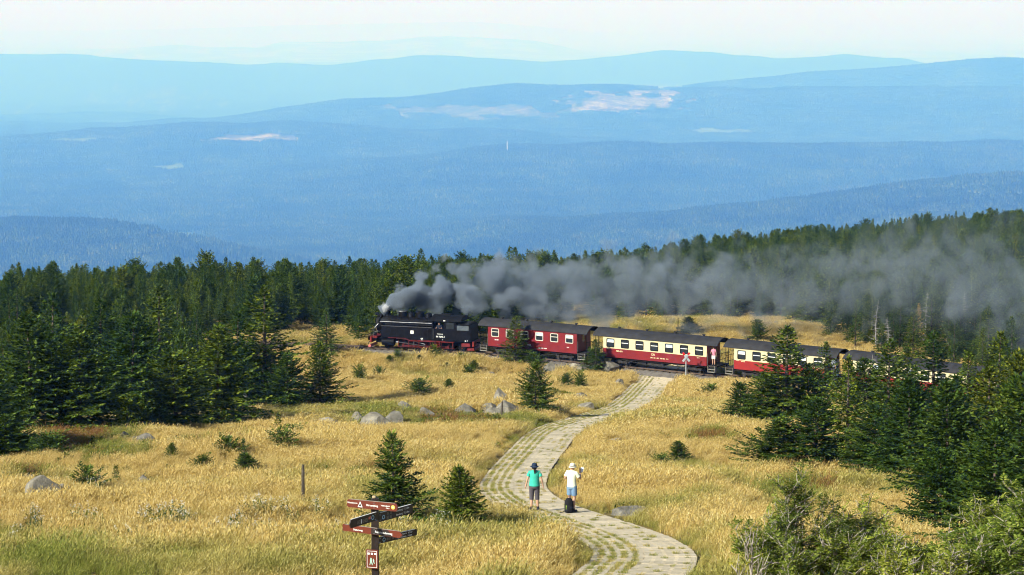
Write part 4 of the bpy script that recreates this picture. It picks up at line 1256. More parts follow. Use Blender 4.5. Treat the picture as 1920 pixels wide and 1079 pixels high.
def rrect(x0, x1, z0, z1, r, n=3):
    out = []
    for cx, cz, a0 in ((x1-r, z1-r, 0), (x0+r, z1-r, 90), (x0+r, z0+r, 180), (x1-r, z0+r, 270)):
        for i in range(n+1):
            a = math.radians(a0 + 90*i/n); out.append((cx+r*math.cos(a), cz+r*math.sin(a)))
    return out
def carriage(pxa, pxb, nwin, style, label, wins_reflect, full=True, marks=()):
    s0, s1 = line_at_px(pxa), line_at_px(pxb); Lr = s1 - s0
    o = empty('railway_carriage', label=label, cat='carriage', group='carriages of the train')
    set_on_line(o, (s0+s1)/2, Lr/2)
    hw = 1.22; fl = .92; zs = 1.62; ze = 2.62; zt = 3.22
    xb0, xb1 = -Lr/2 + 1.05, Lr/2 - 1.05             # body
    lo = M_CRED if style == 'red' else (M_CRED if style == 'cream' else M_CRED2)
    up = M_CRED if style == 'red' else M_CREAM
    hp = 0.03
    # sides: lower panel, window band with real openings, upper strip
    wn = 0.78; span = (xb1 - xb0); pitch = span / nwin; zw0, zw1 = 1.70, 2.44
    for sg in (-1, 1):
        y0, y1 = (hw-.05, hw) if sg > 0 else (-hw, -hw+.05)
        b = MB(); b.box(xb0, xb1, y0, y1, fl-.12, zs); lp = b.build('lower_panel', lo, o)
        if sg < 0 and style != 'red':
            e = MB(); e.box(xb0, xb1, -hw-.012, -hw-.002, zs-.03, zs); e.build('waist_strip', M_CREAM, lp)
        b = MB(); b.box(xb0, xb1, y0, y1, zs, zw0); b.box(xb0, xb1, y0, y1, zw1, ze+.06)
        xs = xb0
        for i in range(nwin):
            c = xb0 + pitch*(i+.5); b.box(xs, c-wn/2, y0, y1, zw0, zw1); xs = c+wn/2
        b.box(xs, xb1, y0, y1, zw0, zw1)
        b.build('upper_panel', up, o)
        for i in range(nwin):
            c = xb0 + pitch*(i+.5)
            ya = -hw-.02 if sg < 0 else hw-.03; yb = ya+.05
            outer = rrect(c-wn/2-.02, c+wn/2+.02, zw0-.02, zw1+.02, .10); inner = rrect(c-wn/2+.04, c+wn/2-.04, zw0+.04, zw1-.04, .07)
            n = len(outer); f = MB()
            V = [(p[0], ya, p[1]) for p in outer] + [(p[0], ya, p[1]) for p in inner] + [(p[0], yb, p[1]) for p in outer] + [(p[0], yb, p[1]) for p in inner]
            Fq = []
            for k in range(n):
                j = (k+1) % n
                Fq += [(k, j, n+j, n+k), (n+k, n+j, 3*n+j, 3*n+k), (k, 2*n+k, 2*n+j, j), (2*n+k, 3*n+k, 3*n+j, 2*n+j)]
            f.add(V, Fq); f.box(c-wn/2+.03, c+wn/2-.03, ya+.01, yb-.005, zw0+.42, zw0+.47)
            w = f.build('window', M_FRAME if style == 'red' else M_BLACK2, o)
            if style != 'red':
                q = MB(); q.box(c-wn/2+.05, c+wn/2-.05, ya-.004, ya+.008, zw0+.42, zw0+.47); q.build('middle_rail', M_WHITE, w)
            lit = sg < 0 and i in wins_reflect  # upper panes that carry the painted sky reflection
            p = MB(); p.box(c-wn/2+.01, c+wn/2-.01, -hw+.022 if sg < 0 else hw-.03, -hw+.03 if sg < 0 else hw-.022, zw0+.45, zw1-.01); p.build('upper_pane', M_GLASS_SKY if lit else M_GLASS, w)
            p = MB(); p.box(c-wn/2+.01, c+wn/2-.01, -hw+.028 if sg < 0 else hw-.036, -hw+.036 if sg < 0 else hw-.028, zw0+.01, zw0+.45); p.build('lower_pane', M_GLASS, w)
    # floor, end walls with door
    b = MB(); b.box(xb0, xb1, -hw+.05, hw-.05, fl-.1, fl); b.build('floor', M_UNDER, o)
    for e, xe in ((-1, xb0), (1, xb1)):
        x0, x1 = (xe, xe+.05) if e < 0 else (xe-.05, xe)
        b = MB(); b.box(x0, x1, -hw+.05, -.36, fl, ze+.1); b.box(x0, x1, .36, hw-.05, fl, ze+.1); b.box(x0, x1, -.36, .36, 2.5, ze+.1)
        ew = b.build('end_wall', M_ENDRED, o)
        b = MB(); b.box(x0+.01, x1-.01, -.355, .355, fl, 1.75); b.box(x0+.01, x1-.01, -.355, -.2, 1.75, 2.5); b.box(x0+.01, x1-.01, .2, .355, 1.75, 2.5); b.box(x0+.01, x1-.01, -.2, .2, 2.38, 2.5)
        dr = b.build('door', M_ENDRED, ew)
        b = MB(); b.box(x0+.02, x1-.02, -.2, .2, 1.75, 2.38); b.build('pane', M_GLASS, dr)
        # platform, posts, railing, steps
        xo = xe + e*.95; xa, xz = min(xe, xo), max(xe, xo)
        b = MB(); b.box(xa, xz, -hw+.08, hw-.08, fl-.16, fl-.06); pf = b.build('platform', M_UNDER, o)
        for sg in (-1, 1):
            b = MB(); b.tube([(xo-e*.05, sg*(hw-.12), fl-.1), (xo-e*.05, sg*(hw-.12), ze+.1)], .025, 6); b.build('roof_post', M_BLACK2, o)
            st = MB()
            for q, zz in enumerate((.30, .52, .74)): st.box(xa+.14, xz-.14, sg*(hw-.02-.10*q)-.12, sg*(hw-.02-.10*q)+.12, zz, zz+.035)
            st.box(xa+.12, xa+.14, sg*(hw-.12)-.16, sg*(hw-.12)+.16, .3, .85); st.box(xz-.14, xz-.12, sg*(hw-.12)-.16, sg*(hw-.12)+.16, .3, .85)
            st.build('steps', M_STEPW, o)
            b = MB(); b.tube([(xe+e*.06, sg*(hw-.06), fl), (xe+e*.06, sg*(hw-.06), 1.9)], .018, 5); b.build('grab_rail', M_STEEL, o)
        b = MB(); xr = xo - e*.04
        for zz in (1.35, 1.85): b.tube([(xr, -hw+.12, zz), (xr, hw-.12, zz)], .022, 5)
        for k in range(9): yy = -hw+.14+(2*hw-.28)*k/8; b.tube([(xr, yy, fl-.06), (xr, yy, 1.85)], .014, 4)
        b.build('railing', M_BLACK2, o)
        b = MB(); b.tube([(xo, 0, .72), (xo+e*.32, 0, .72)], .07, 8); b.lathe([(.16, xo+e*.30-.02), (.16, xo+e*.30+.02)], (0, 0, .72), 12, 'x'); b.build('coupler', M_BLACK2, o)
    # arched roof
    n = 14; A = 58
    def arc(hw_, e_, t_): return [(hw_*math.sin(math.radians(-A+2*A*i/n))/math.sin(math.radians(A)), e_+(t_-e_)*(math.cos(math.radians(-A+2*A*i/n))-math.cos(math.radians(A)))/(1-math.cos(math.radians(A)))) for i in range(n+1)]
    top = arc(hw+.09, ze, zt); bot = arc(hw+.05, ze-.03, zt-.06)
    b = MB(); poly = top + list(reversed(bot)); m = len(poly)
    V = [(-Lr/2, p[0], p[1]) for p in poly] + [(Lr/2, p[0], p[1]) for p in poly]
    Fq = [(k, (k+1) % m, m+(k+1) % m, m+k) for k in range(m)]
    for i in range(n):
        Fq.append((i+1, i, m-1-i, m-2-i)); Fq.append((m+i, m+i+1, m+m-2-i, m+m-1-i))
    b.add(V, Fq); rf = smooth_by_angle(b.build('roof', M_ROOF, o), 30)
    for q in range(4):
        xx = -Lr/2 + Lr*(q+.7)/4.4
        v = MB(); v.lathe([(.10, 0), (.10, .08), (.16, .10), (.15, .16), (.03, .18)], (xx, .0, zt-.02), 10); v.build('roof_vent', M_ROOF, rf)
    for q in range(1, 5):
        xx = -Lr/2 + Lr*q/5; sA = arc(hw+.094, ze+.003, zt+.004)
        v = MB(); v.prism_x(sA + list(reversed(arc(hw+.085, ze-.005, zt-.008))), xx-.03, xx+.03); v.build('roof_seam', M_ROOF, rf)
    # underframe and bogies
    b = MB()
    for sg in (-1, 1): b.box(xb0-.9, xb1+.9, sg*.95-.05, sg*.95+.05, .64, .80)
    b.box(-.9, .7, -.8, .8, .36, .64); b.tube([(-1.9, -.6, .5), (-1.1, -.6, .5)], .17, 12); b.tube([(.9, .6, .5), (1.8, .6, .5)], .17, 12)
    for sg in (-1, 1): b.tube([(xb0+1.6, sg*.95, .66), (-1.2, sg*.95, .36), (1.2, sg*.95, .36), (xb1-1.6, sg*.95, .66)], .03, 5)
    b.build('underframe', M_UNDER, o)
    rim, whl = WH
    for cx in (xb0+1.5, xb1-1.5):
        b = MB()
        for sg in (-1, 1):
            b.prism([(-1.0, .42), (-.9, .52), (-.3, .46), (.3, .46), (.9, .52), (1.0, .42), (.9, .34), (.35, .26), (-.35, .26), (-.9, .34)], sg*.78-.04, sg*.78+.04)
            for xx in (-.65, .65): b.box(xx-.12, xx+.12, sg*.82-.06, sg*.82+.06, .22, .46)
        b.box(-.18, .18, -.78, .78, .34, .6)
        bg = b.build('bogie', M_UNDER, o, loc=(cx, 0, 0))
        for xx in (-.65, .65):
            for sg in (-1, 1):
                w = link('wheel', whl, bg); w.location = (xx, sg*.55, .36)
                # the tyre is modelled with the wheel disc
    # lettering on the side towards the meadow
    for body, size, xf, zz in marks:
        text(o, body, size, M_CREAM if style != 'red' else M_WHITE, (xb0 + (xb1-xb0)*xf, -hw-.006, zz), bold=.006)
    return o
_b = MB(); _b.lathe([(.05, -.06), (.09, -.05), (.3, -.02), (.36, -.05), (.39, -.05), (.39, -.02), (.36, -.01), (.36, .06), (.3, .05), (.09, .07), (.05, .08)], n=20, axis='y')
WH = (None, _b.mesh('wheel', M_UNDER))
CARS = [
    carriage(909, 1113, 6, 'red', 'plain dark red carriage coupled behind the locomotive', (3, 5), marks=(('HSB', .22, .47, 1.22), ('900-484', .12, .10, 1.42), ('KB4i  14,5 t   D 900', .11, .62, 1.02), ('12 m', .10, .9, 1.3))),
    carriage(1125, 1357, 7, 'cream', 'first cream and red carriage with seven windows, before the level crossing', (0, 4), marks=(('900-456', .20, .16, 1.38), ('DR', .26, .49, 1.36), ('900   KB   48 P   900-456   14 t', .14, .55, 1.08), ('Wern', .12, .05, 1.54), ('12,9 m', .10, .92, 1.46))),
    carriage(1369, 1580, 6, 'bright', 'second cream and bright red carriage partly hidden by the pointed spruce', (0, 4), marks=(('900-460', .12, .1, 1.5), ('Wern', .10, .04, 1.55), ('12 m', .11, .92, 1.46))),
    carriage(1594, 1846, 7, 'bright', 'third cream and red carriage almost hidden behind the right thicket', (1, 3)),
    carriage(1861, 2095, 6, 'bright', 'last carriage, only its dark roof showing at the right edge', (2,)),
]
# ================================================================ boulders, posts, signs
def mat_rock():
    m, nt, out = new_mat('granite')
    tc = N(nt, 'ShaderNodeTexCoord'); oi = N(nt, 'ShaderNodeObjectInfo'); g = N(nt, 'ShaderNodeNewGeometry')
    n1 = noise_n(nt, tc.outputs['Object'], 2.2, 6, 0.7); n2 = noise_n(nt, tc.outputs['Object'], 14.0, 4, 0.7)
    c = ramp(nt, n1, [(0.28, (0.08, 0.073, 0.058)), (0.5, (0.22, 0.20, 0.16)), (0.72, (0.37, 0.34, 0.27))])
    lich = ramp(nt, n2, [(0.52, (0, 0, 0)), (0.66, (1, 1, 1))])
    c = mixc(nt, math_n(nt, 'MULTIPLY', lich, 0.45), c, (0.09, 0.10, 0.07))
    c = mixc(nt, 1.0, c, ramp(nt, oi.outputs['Random'], [(0, (0.75, 0.75, 0.76)), (1, (1.15, 1.12, 1.08))]), 'MULTIPLY')
    bsdf(nt, out, c, 0.9, 0, 0.2, bump(nt, n2, 0.8, 0.06))
    return m
M_ROCK = mat_rock()
from mathutils import noise as mnoise
def boulder_mesh(seed, w, d, h, sharp=0.5, name='boulder'):
    rg = random.Random(seed)
    bm = bmesh.new(); bmesh.ops.create_icosphere(bm, subdivisions=4, radius=1.0)
    planes = []
    for k in range(15):
        n = Vector((rg.uniform(-1, 1), rg.uniform(-1, 1), rg.uniform(-.3, 1))).normalized(); planes.append((n, rg.uniform(.44, .78)))
    off = Vector((seed*3.1, seed*1.7, 0))
    for v in bm.verts:
        p = v.co.copy()
        for n, c in planes:                       # split faces
            e = p.dot(n) - c
            if e > 0: p -= n * e * (0.80 + 0.2*sharp)
        p *= 1.28 + 0.07*mnoise.noise(p*1.3 + off) + 0.04*mnoise.noise(p*4 + off) + 0.02*mnoise.noise(p*11 + off)
        v.co = Vector((p.x*w/2, p.y*d/2, p.z*h*0.62 + h*0.30))
    me = bpy.data.meshes.new(name); bm.to_mesh(me); bm.free(); me.materials.append(M_ROCK)
    return me
ROCKS = []
def rock(px, py, wp, hp, label, seed, sharp=0.5, dz=0.0, rz=0.0, name='boulder', deep=0.9):
    P = ground_at(px, py); m = F / P.y
    w, h = 1.25*wp/m, 1.1*hp/m + 0.18
    o = link(name, boulder_mesh(seed, w, w*deep, h*1.15, sharp)); o.location = (P.x, P.y, P.z - 0.05*h + dz); o.rotation_euler = (0, 0, rz)
    tag(o, label, 'rock', 'granite boulders on the meadow')
    ROCKS.append((P.x, P.y, w*0.45)); return o
rock(702, 808, 74, 30, 'large split granite boulder, dark cleft in front, above the young spruce', 1, 1.0, deep=0.6)
rock(735, 802, 34, 26, 'pointed block leaning on the right side of the large split boulder', 21, 1.0)
rock(621, 808, 38, 19, 'dark rounded boulder left of the large split one', 2, .4)
rock(672, 794, 28, 13, 'pale flat stone between the dark rounded and the split boulder', 3)
rock(757, 775, 26, 18, 'grey boulder above right of the large split one', 4)
rock(802, 787, 38, 14, 'low grey boulder in the reddish bilberry patch', 5, .5)
rock(870, 782, 42, 20, 'sharp edged boulder left of the standing stone', 6, 1.0)
rock(936, 768, 26, 34, 'upright standing stone on top of the boulder group', 7, .8, deep=.7)
rock(918, 774, 30, 14, 'pale flat stone left below the standing stone', 8)
rock(946, 779, 42, 22, 'broad base boulder under the standing stone', 9, .7)
rock(925, 781, 34, 12, 'low pale stone at the foot of the boulder group', 10)
rock(1088, 754, 28, 15, 'grey boulder right of the single meadow spruce, upper one', 11, .8)
rock(1096, 770, 30, 13, 'pointed boulder near the path bend, lower one', 12, 1.0)
rock(72, 942, 62, 38, 'large grey boulder at the left picture edge', 13, .9, deep=.8)
rock(118, 938, 48, 20, 'flat dark boulder touching the large left one', 14, .4)
rock(275, 834, 32, 14, 'pale stone at the foot of the left wood, right one', 15)
rock(232, 830, 24, 11, 'pale stone at the foot of the left wood, left one', 16)
rock(252, 833, 16, 8, 'small stone between two pale stones at the left wood', 17)
rock(403, 802, 17, 11, 'white stone in the shade of the left wood', 18)
rock(1178, 966, 66, 8, 'flat pale rock beside the path, right of the man', 19, .6)
rock(1155, 838, 30, 11, 'low rock in the grass right of the path', 20, .9)
rock(806, 862, 34, 16, 'tilted rock in the tall grass behind the young spruce', 22, 1.0)
rock(803, 884, 18, 10, 'small grey rock beside the young spruce, right one', 23)
rock(788, 884, 12, 8, 'small grey rock beside the young spruce, left one', 24)
rock(880, 858, 12, 7, 'small round stone in open grass left of the path', 25)
rock(1335, 798, 26, 10, 'grey rock at the left foot of the right thicket', 26, .7)
rock(1662, 1000, 50, 30, 'slanted pale rock above the rowan leaves', 27, 1.0)
rock(1640, 990, 20, 12, 'small rock left of the slanted pale rock', 28)
rock(1396, 962, 46, 9, 'flat rock behind the rowan bush', 29, .4)
rock(1386, 951, 11, 9, 'little grey stone on the meadow beside the flat rock', 30)
rock(346, 938, 40, 13, 'dark low rock in the left meadow grass', 31, .5)
rock(270, 918, 30, 13, 'brown low rock above the dark one in the left grass', 32, .5)
rock(515, 905, 26, 12, 'rock right of the squat young spruce', 33, .5)
rock(594, 896, 24, 6, 'flat stone right of the wooden stake', 34, .5)
rock(55, 906, 34, 9, 'flat grey stone above the large left boulder', 35, .5)
rock(20, 912, 14, 9, 'pale stone at the very left edge', 36)
rock(1033, 694, 30, 12, 'pale stone below the ballast near the red carriage, left one', 37, .8)
rock(1062, 694, 14, 9, 'pale stone below the ballast near the red carriage, middle one', 38, .8)
rock(1082, 697, 26, 9, 'pale stone below the ballast near the red carriage, right one', 39, .8)
rock(1160, 727, 22, 9, 'white stone in the grass left of the path near the crossing', 40)
rock(1146, 698, 36, 14, 'dark rock right of the spruce before the carriage gap', 41, .6)
rock(862, 674, 10, 9, 'pointed white stone at the ballast behind the locomotive', 42, 1.0)
rock(915, 706, 22, 6, 'flat stone right of the round little spruce', 43)
rock(1450, 612, 18, 7, 'pale stone on the strip behind the second cream carriage', 44)
rock(1200, 612, 14, 5, 'pale stone on the strip behind the first cream carriage', 45)

M_OLDWOOD = mat_plain('weathered_wood', (0.085, 0.07, 0.055), 0.9, 0, 0.5, 14, 0.1)
def stake(px, py, hp, wp, label, seed):
    P = ground_at(px, py); m = F/P.y; h = hp/m; w = wp/m
    b = MB(); rg = random.Random(seed)
    rings = []
    for i, t in enumerate((-.12, 0, .3, .6, .85, .97, 1.0)):
        ring = []
        for k in range(9):
            a = 6.283*k/9; r = w/2*(1.0+.12*math.sin(3*a+seed+t*4))*(1 if t < .97 else .8)
            ring.append((r*math.cos(a)+.02*t*h*math.sin(seed), r*math.sin(a), h*t + (rg.uniform(-.06, .06) if t > .95 else 0)))
        rings.append(ring)
    b.loft(rings); o = b.build('wooden_stake', M_OLDWOOD); o.location = P
    tag(o, label, 'post')
stake(568, 944, 74, 6, 'dark weathered wooden stake standing alone in the left meadow', 1)
stake(941, 790, 37, 3.2, 'thin dark stake beside the standing stone', 2)
stake(1271, 632, 36, 1.6, 'thin pole on the grass strip behind the first cream carriage', 3)

# ---- level crossing cross
def crossing_sign():
    P = ground_at(1286, 716)
    M_WHITE = mat_plain('faded_white', (0.42, 0.46, 0.48), 0.6, 0, 0.15, 6)
    o = empty('crossing_sign', P, 0.12, 'white and red diagonal warning cross at the level crossing', 'sign')
    b = MB(); b.tube([(0, 0, -.2), (0, 0, 2.3)], .04, 10); b.build('post', M_WHITE, o)
    red = mat_plain('signal_red', (0.62, 0.02, 0.02), 0.5, 0, 0.1, 6)
    for sg in (-1, 1):
        M = Matrix.Translation((0, -.06 - .012*sg, 2.15)) @ Matrix.Rotation(sg*math.radians(38), 4, 'Y')
        b = MB(); b.box(-.09, .09, -.01, .01, -.48, .48, M); arm = b.build('cross_arm', M_WHITE, o)
        for e in (1, -1):
            if e < 0: continue
            t = MB(); t.box(-.093, .093, -.014, .014, .24, .49, M); t.build('red_tip', red, arm)
    b = MB(); b.bbox(-.1, .1, -.09, -.04, 2.05, 2.25, .01); b.build('hub', M_WHITE, o)
crossing_sign()
def mast():
    d = ray(951, 284); ys = np.arange(3000, 20000, 10.0); X = d.x/d.y*ys
    k = int(np.argmax(CZ + d.z/d.y*ys <= all_h(X, ys) + 14)); p = (X[k], ys[k], float(all_h(X[k:k+1], ys[k:k+1])[0])); h = 14 + 20*ys[k]/F
    b = MB(); b.tube([(0, 0, 0), (0, 0, h*.6), (0, 0, h)], [h*.032, h*.026, h*.012], 8); o = b.build('radio_mast', M_WHITE)
    o.location = (p[0], p[1], p[2]-2)
    tag(o, 'slender white mast rising from the far blue woods', 'mast')
mast()

# ---- hiking signpost
M_SBROWN = mat_plain('sign_brown', (0.135, 0.023, 0.008), 0.5, 0, 0.15, 8, 0.4)
M_SBLACK = mat_plain('sign_dark_brown', (0.028, 0.018, 0.015), 0.5, 0, 0.3, 8, 0.4)
M_SYEL = mat_plain('emblem_yellow', (0.75, 0.50, 0.10), 0.6, 0, 0.1, 20)
M_SBLUE = mat_plain('ring_blue', (0.35, 0.62, 0.80), 0.6, 0, 0.05, 20)
M_SGREEN = mat_plain('picto_green', (0.35, 0.55, 0.45), 0.6, 0, 0.05, 20)
M_SRED = mat_plain('picto_red', (0.65, 0.16, 0.08), 0.6, 0, 0.05, 20)
def ring_mesh(r0, r1, n=18):
    b = MB(); V = [(r0*math.cos(6.283*k/n), 0, r0*math.sin(6.283*k/n)) for k in range(n)] + [(r1*math.cos(6.283*k/n), 0, r1*math.sin(6.283*k/n)) for k in range(n)]
    b.add(V, [(k, (k+1) % n, n+(k+1) % n, n+k) for k in range(n)]); return b
def disc_mesh(r, n=18):
    b = MB(); b.add([(r*math.cos(6.283*k/n), 0, r*math.sin(6.283*k/n)) for k in range(n)], [tuple(range(n))]); return b
def signpost():
    Y = 48.0; p = at(703, 960, Y)
    base_z = gz(p.x, Y)
    o = empty('hiking_signpost', (p.x, Y, base_z), 0, 'brown hiking signpost with several direction boards at the lower picture edge', 'signpost')
    H = lambda py: at(703, py, Y).z - base_z
    b = MB(); b.bbox(-.075, .075, -.06, .06, -.4, H(934), .012); b.build('post', M_SBLACK, o)
    b = MB(); b.bbox(-.05, .02, -.065, .04, H(934), H(930), .01); b.build('post_cap', mat_plain('pale_wood', (0.5, 0.38, 0.22), 0.8), o)
    def board(px0, py0, px1, py1, dy, h, mat, shape, yoff, edge=True):
        """board from its left to its right end; dy = how far the right end lies behind the left end"""
        yc = Y + yoff
        a = at(px0, py0, yc - dy/2); c = at(px1, py1, yc + dy/2); mid = (a+c)/2
        Lx = math.hypot(c.x-a.x, dy); rz = math.atan2(dy, c.x-a.x)
        z = mid.z - base_z
        if shape == 'round': poly = rrect(-Lx/2, Lx/2, -h/2, h/2, h*.32, 4)
        elif shape == 'right': poly = [(-Lx/2, -h/2), (Lx/2-h*.55, -h/2), (Lx/2, 0), (Lx/2-h*.55, h/2), (-Lx/2, h/2)]
        elif shape == 'left': poly = [(Lx/2, h/2), (-Lx/2+h*.25, h/2), (-Lx/2, 0), (-Lx/2+h*.25, -h/2), (Lx/2, -h/2)]
        else: poly = rrect(-Lx/2, Lx/2, -h/2, h/2, .012, 1)
        m = MB(); m.prism(list(reversed(poly)), -.013, .013); bo = m.build('board', mat, o)
        bo.location = (mid.x-p.x, mid.y-Y, z); bo.rotation_euler = (0, 0, rz)
        for zz in (-h*.3, h*.3):
            q = MB(); q.lathe([(.012, -.021), (.012, -.0135)], (0, 0, zz), 8, 'y'); 
            bl = q.build('bolt', M_STEEL, bo); 
            # where the board crosses the post
            bl.location = (max(-Lx/2+.04, min(Lx/2-.04, -(mid.x-p.x)/math.cos(rz))), 0, 0)
        if edge:
            q = MB(); q.box(-Lx/2+.06, Lx/2-.06, -.0135, .0135, h/2+.0005, h/2+.006); q.build('top_edge', M_WHITE if mat is M_SBLACK else M_STEPW, bo)
        return bo, Lx, h
    def put(bo, m, name, mat, x, z):
        q = m.build(name, mat, bo); q.location = (x, -.0145, z); return q
    def ico(bo, x, z, s):
        q = MB(); t = s*.12
        q.box(-s/2, s/2, -.001, .0, s/2-t, s/2); q.box(-s/2, s/2, -.001, .0, -s/2, -s/2+t); q.box(-s/2, -s/2+t, -.001, .0, -s/2+t, s/2-t); q.box(s/2-t, s/2, -.001, .0, -s/2+t, s/2-t)
        q.box(-s*.22, s*.22, -.001, 0, -s*.05, s*.08); q.box(-s*.06, s*.06, -.001, 0, -s*.25, s*.28)
        put(bo, q, 'pictogram', M_STEPW, x, z)
    # top board
    bo, L, h = board(651, 943, 745.5, 952.5, -.46, .165, M_SBROWN, 'round', -.13)
    text(bo, 'Wandern im', .045, M_WHITE, (-L*.39, -.0145, .015), bold=.001); text(bo, 'Hirtenstieg', .060, M_WHITE, (-L*.0, -.0145, -.005), bold=.001)
    text(bo, 'Nationalpark', .038, M_WHITE, (L*.265, -.0145, .014), bold=.001); text(bo, 'Harz', .038, M_WHITE, (L*.31, -.0145, -.03), bold=.001)
    q = MB(); q.add([(-.055, 0, -.055), (.055, 0, -.055), (0, 0, .065)], [(0, 1, 2)]); put(bo, q, 'triangle_emblem', M_WHITE, -L*.235, -.005)
    q = MB(); q.add([(-.034, -.001, -.035), (.034, -.001, -.035), (0, -.001, .035)], [(0, 1, 2)]); put(bo, q, 'emblem_core', M_SBLACK, -L*.235, -.010)
    put(bo, disc_mesh(.044), 'sun_emblem', M_SYEL, L*.415, 0)
    q = disc_mesh(.016, 10); e = put(bo, q, 'emblem_core', M_SGREEN, L*.415, 0); e.location.y = -.0155
    # dark boards pointing to the far right and near left
    bo, L, h = board(709, 972, 773, 953, .91, .185, M_SBLACK, 'plain', .38)
    text(bo, 'Ilsenburg  11,5 km', .058, M_WHITE, (L*.20, -.0145, .045), bold=.001); text(bo, 'Ilsenburg  10,5 km', .058, M_WHITE, (L*.20, -.0145, -.040), bold=.001)
    q = ring_mesh(.030, .044); put(bo, q, 'blue_ring', M_SBLUE, -L*.36, -.01)
    for x in (-.24, -.15): ico(bo, L*x, -.04, .06)
    for x in (-.23, -.14): ico(bo, L*x, .045, .05)
    bo, L, h = board(655, 983, 708.5, 968, .80, .175, M_SBLACK, 'left', -.50)
    put(bo, ring_mesh(.032, .048), 'blue_ring', M_SBLUE, L*.30, .0)
    q = MB(); q.box(-.02, .02, -.001, 0, -.045, .045); put(bo, q, 'arrow_mark', M_WHITE, -L*.10, -.01)
    for x in (-.2, 0.0, .08): ico(bo, L*x, -.01, .07)
    q = MB(); q.add([(-.04, 0, -.035), (.04, 0, -.035), (.04, 0, .03), (-.04, 0, .01)], [(0, 1, 2, 3)]); put(bo, q, 'red_mark', M_SRED, L*.19, .02)
    # lower brown board with arrow tip
    bo, L, h = board(643, 989.5, 755, 1003, -.72, .135, M_SBROWN, 'right', -.15)
    text(bo, 'Rundwanderweg', .062, M_WHITE, (L*.19, -.0145, -.005), bold=.001); text(bo, 'Naturweg', .055, M_WHITE, (-L*.24, -.0145, -.015), bold=.001)
    q = MB(); q.add([(-L*.02, -.0139, -h/2+.004), (L*.34, -.0139, -h/2+.004), (L*.26, -.0139, h/2-.004), (-L*.10+.12, -.0139, h/2-.004)], [(0, 1, 2, 3)]); d = q.build('dark_field', M_SBLACK, bo)
    bo, L, h = board(709, 1014, 781, 998, .80, .13, M_SBLACK, 'plain', .33)
    text(bo, 'Eckertalsperre   6,5 km', .046, M_WHITE, (L*.18, -.0145, .030), bold=.001); text(bo, 'Scharfenstein   3,8 km', .046, M_WHITE, (L*.18, -.0145, -.030), bold=.001)
    put(bo, ring_mesh(.028, .042), 'blue_ring', M_SBLUE, -L*.36, 0.0)
    for x in (-.27, -.2, -.13): ico(bo, L*x, .0, .05)
    # square plate below
    a = at(685.5, 1031, Y-.12); c = at(710, 1066.5, Y-.12); w = (c.x-a.x); hh = a.z-c.z
    q = MB(); q.bbox(-w/2, w/2, -.012, .012, -hh/2, hh/2, .006); bo = q.build('plate', M_SBROWN, o)
    bo.location = ((a.x+c.x)/2-p.x, -.12, (a.z+c.z)/2-base_z); bo.rotation_euler = (0, 0, -.28)
    q = MB(); t = .008
    for (x0, x1, z0, z1) in ((-w/2+.025, w/2-.025, hh/2-.033, hh/2-.025), (-w/2+.025, w/2-.025, -hh/2+.025, -hh/2+.033), (-w/2+.025, -w/2+.033, -hh/2+.033, hh/2-.033), (w/2-.033, w/2-.025, -hh/2+.033, hh/2-.033)):
        q.box(x0, x1, -.0005, .0005, z0, z1)
    e = q.build('border', M_WHITE, bo); e.location = (0, -.0135, 0)
    for x in (-.07, 0, .07):
        q = MB(); q.box(-.022, .022, -.0005, .0005, -.02, .02); e = q.build('pictogram', M_WHITE, bo); e.location = (x, -.0135, hh*.29)
    q = MB()    # two hikers
    for dx, sc in ((-.02, 1.0), (.035, .7)):
        q.add([(dx+.016*sc*math.cos(6.283*k/8), 0, .045*sc+.016*sc*math.sin(6.283*k/8)) for k in range(8)], [tuple(range(8))])
        q.add([(dx-.022*sc, 0, .028*sc), (dx+.022*sc, 0, .028*sc), (dx+.018*sc, 0, -.03*sc), (dx-.018*sc, 0, -.03*sc)], [(0, 1, 2, 3)])
        q.add([(dx-.018*sc, 0, -.03*sc), (dx, 0, -.03*sc), (dx-.02*sc, 0, -.09*sc), (dx-.035*sc, 0, -.09*sc)], [(0, 1, 2, 3)])
        q.add([(dx, 0, -.03*sc), (dx+.018*sc, 0, -.03*sc), (dx+.038*sc, 0, -.09*sc), (dx+.022*sc, 0, -.09*sc)], [(0, 1, 2, 3)])
    e = q.build('hiker_pictogram', M_SGREEN, bo); e.location = (0, -.0135, -.03)
signpost()
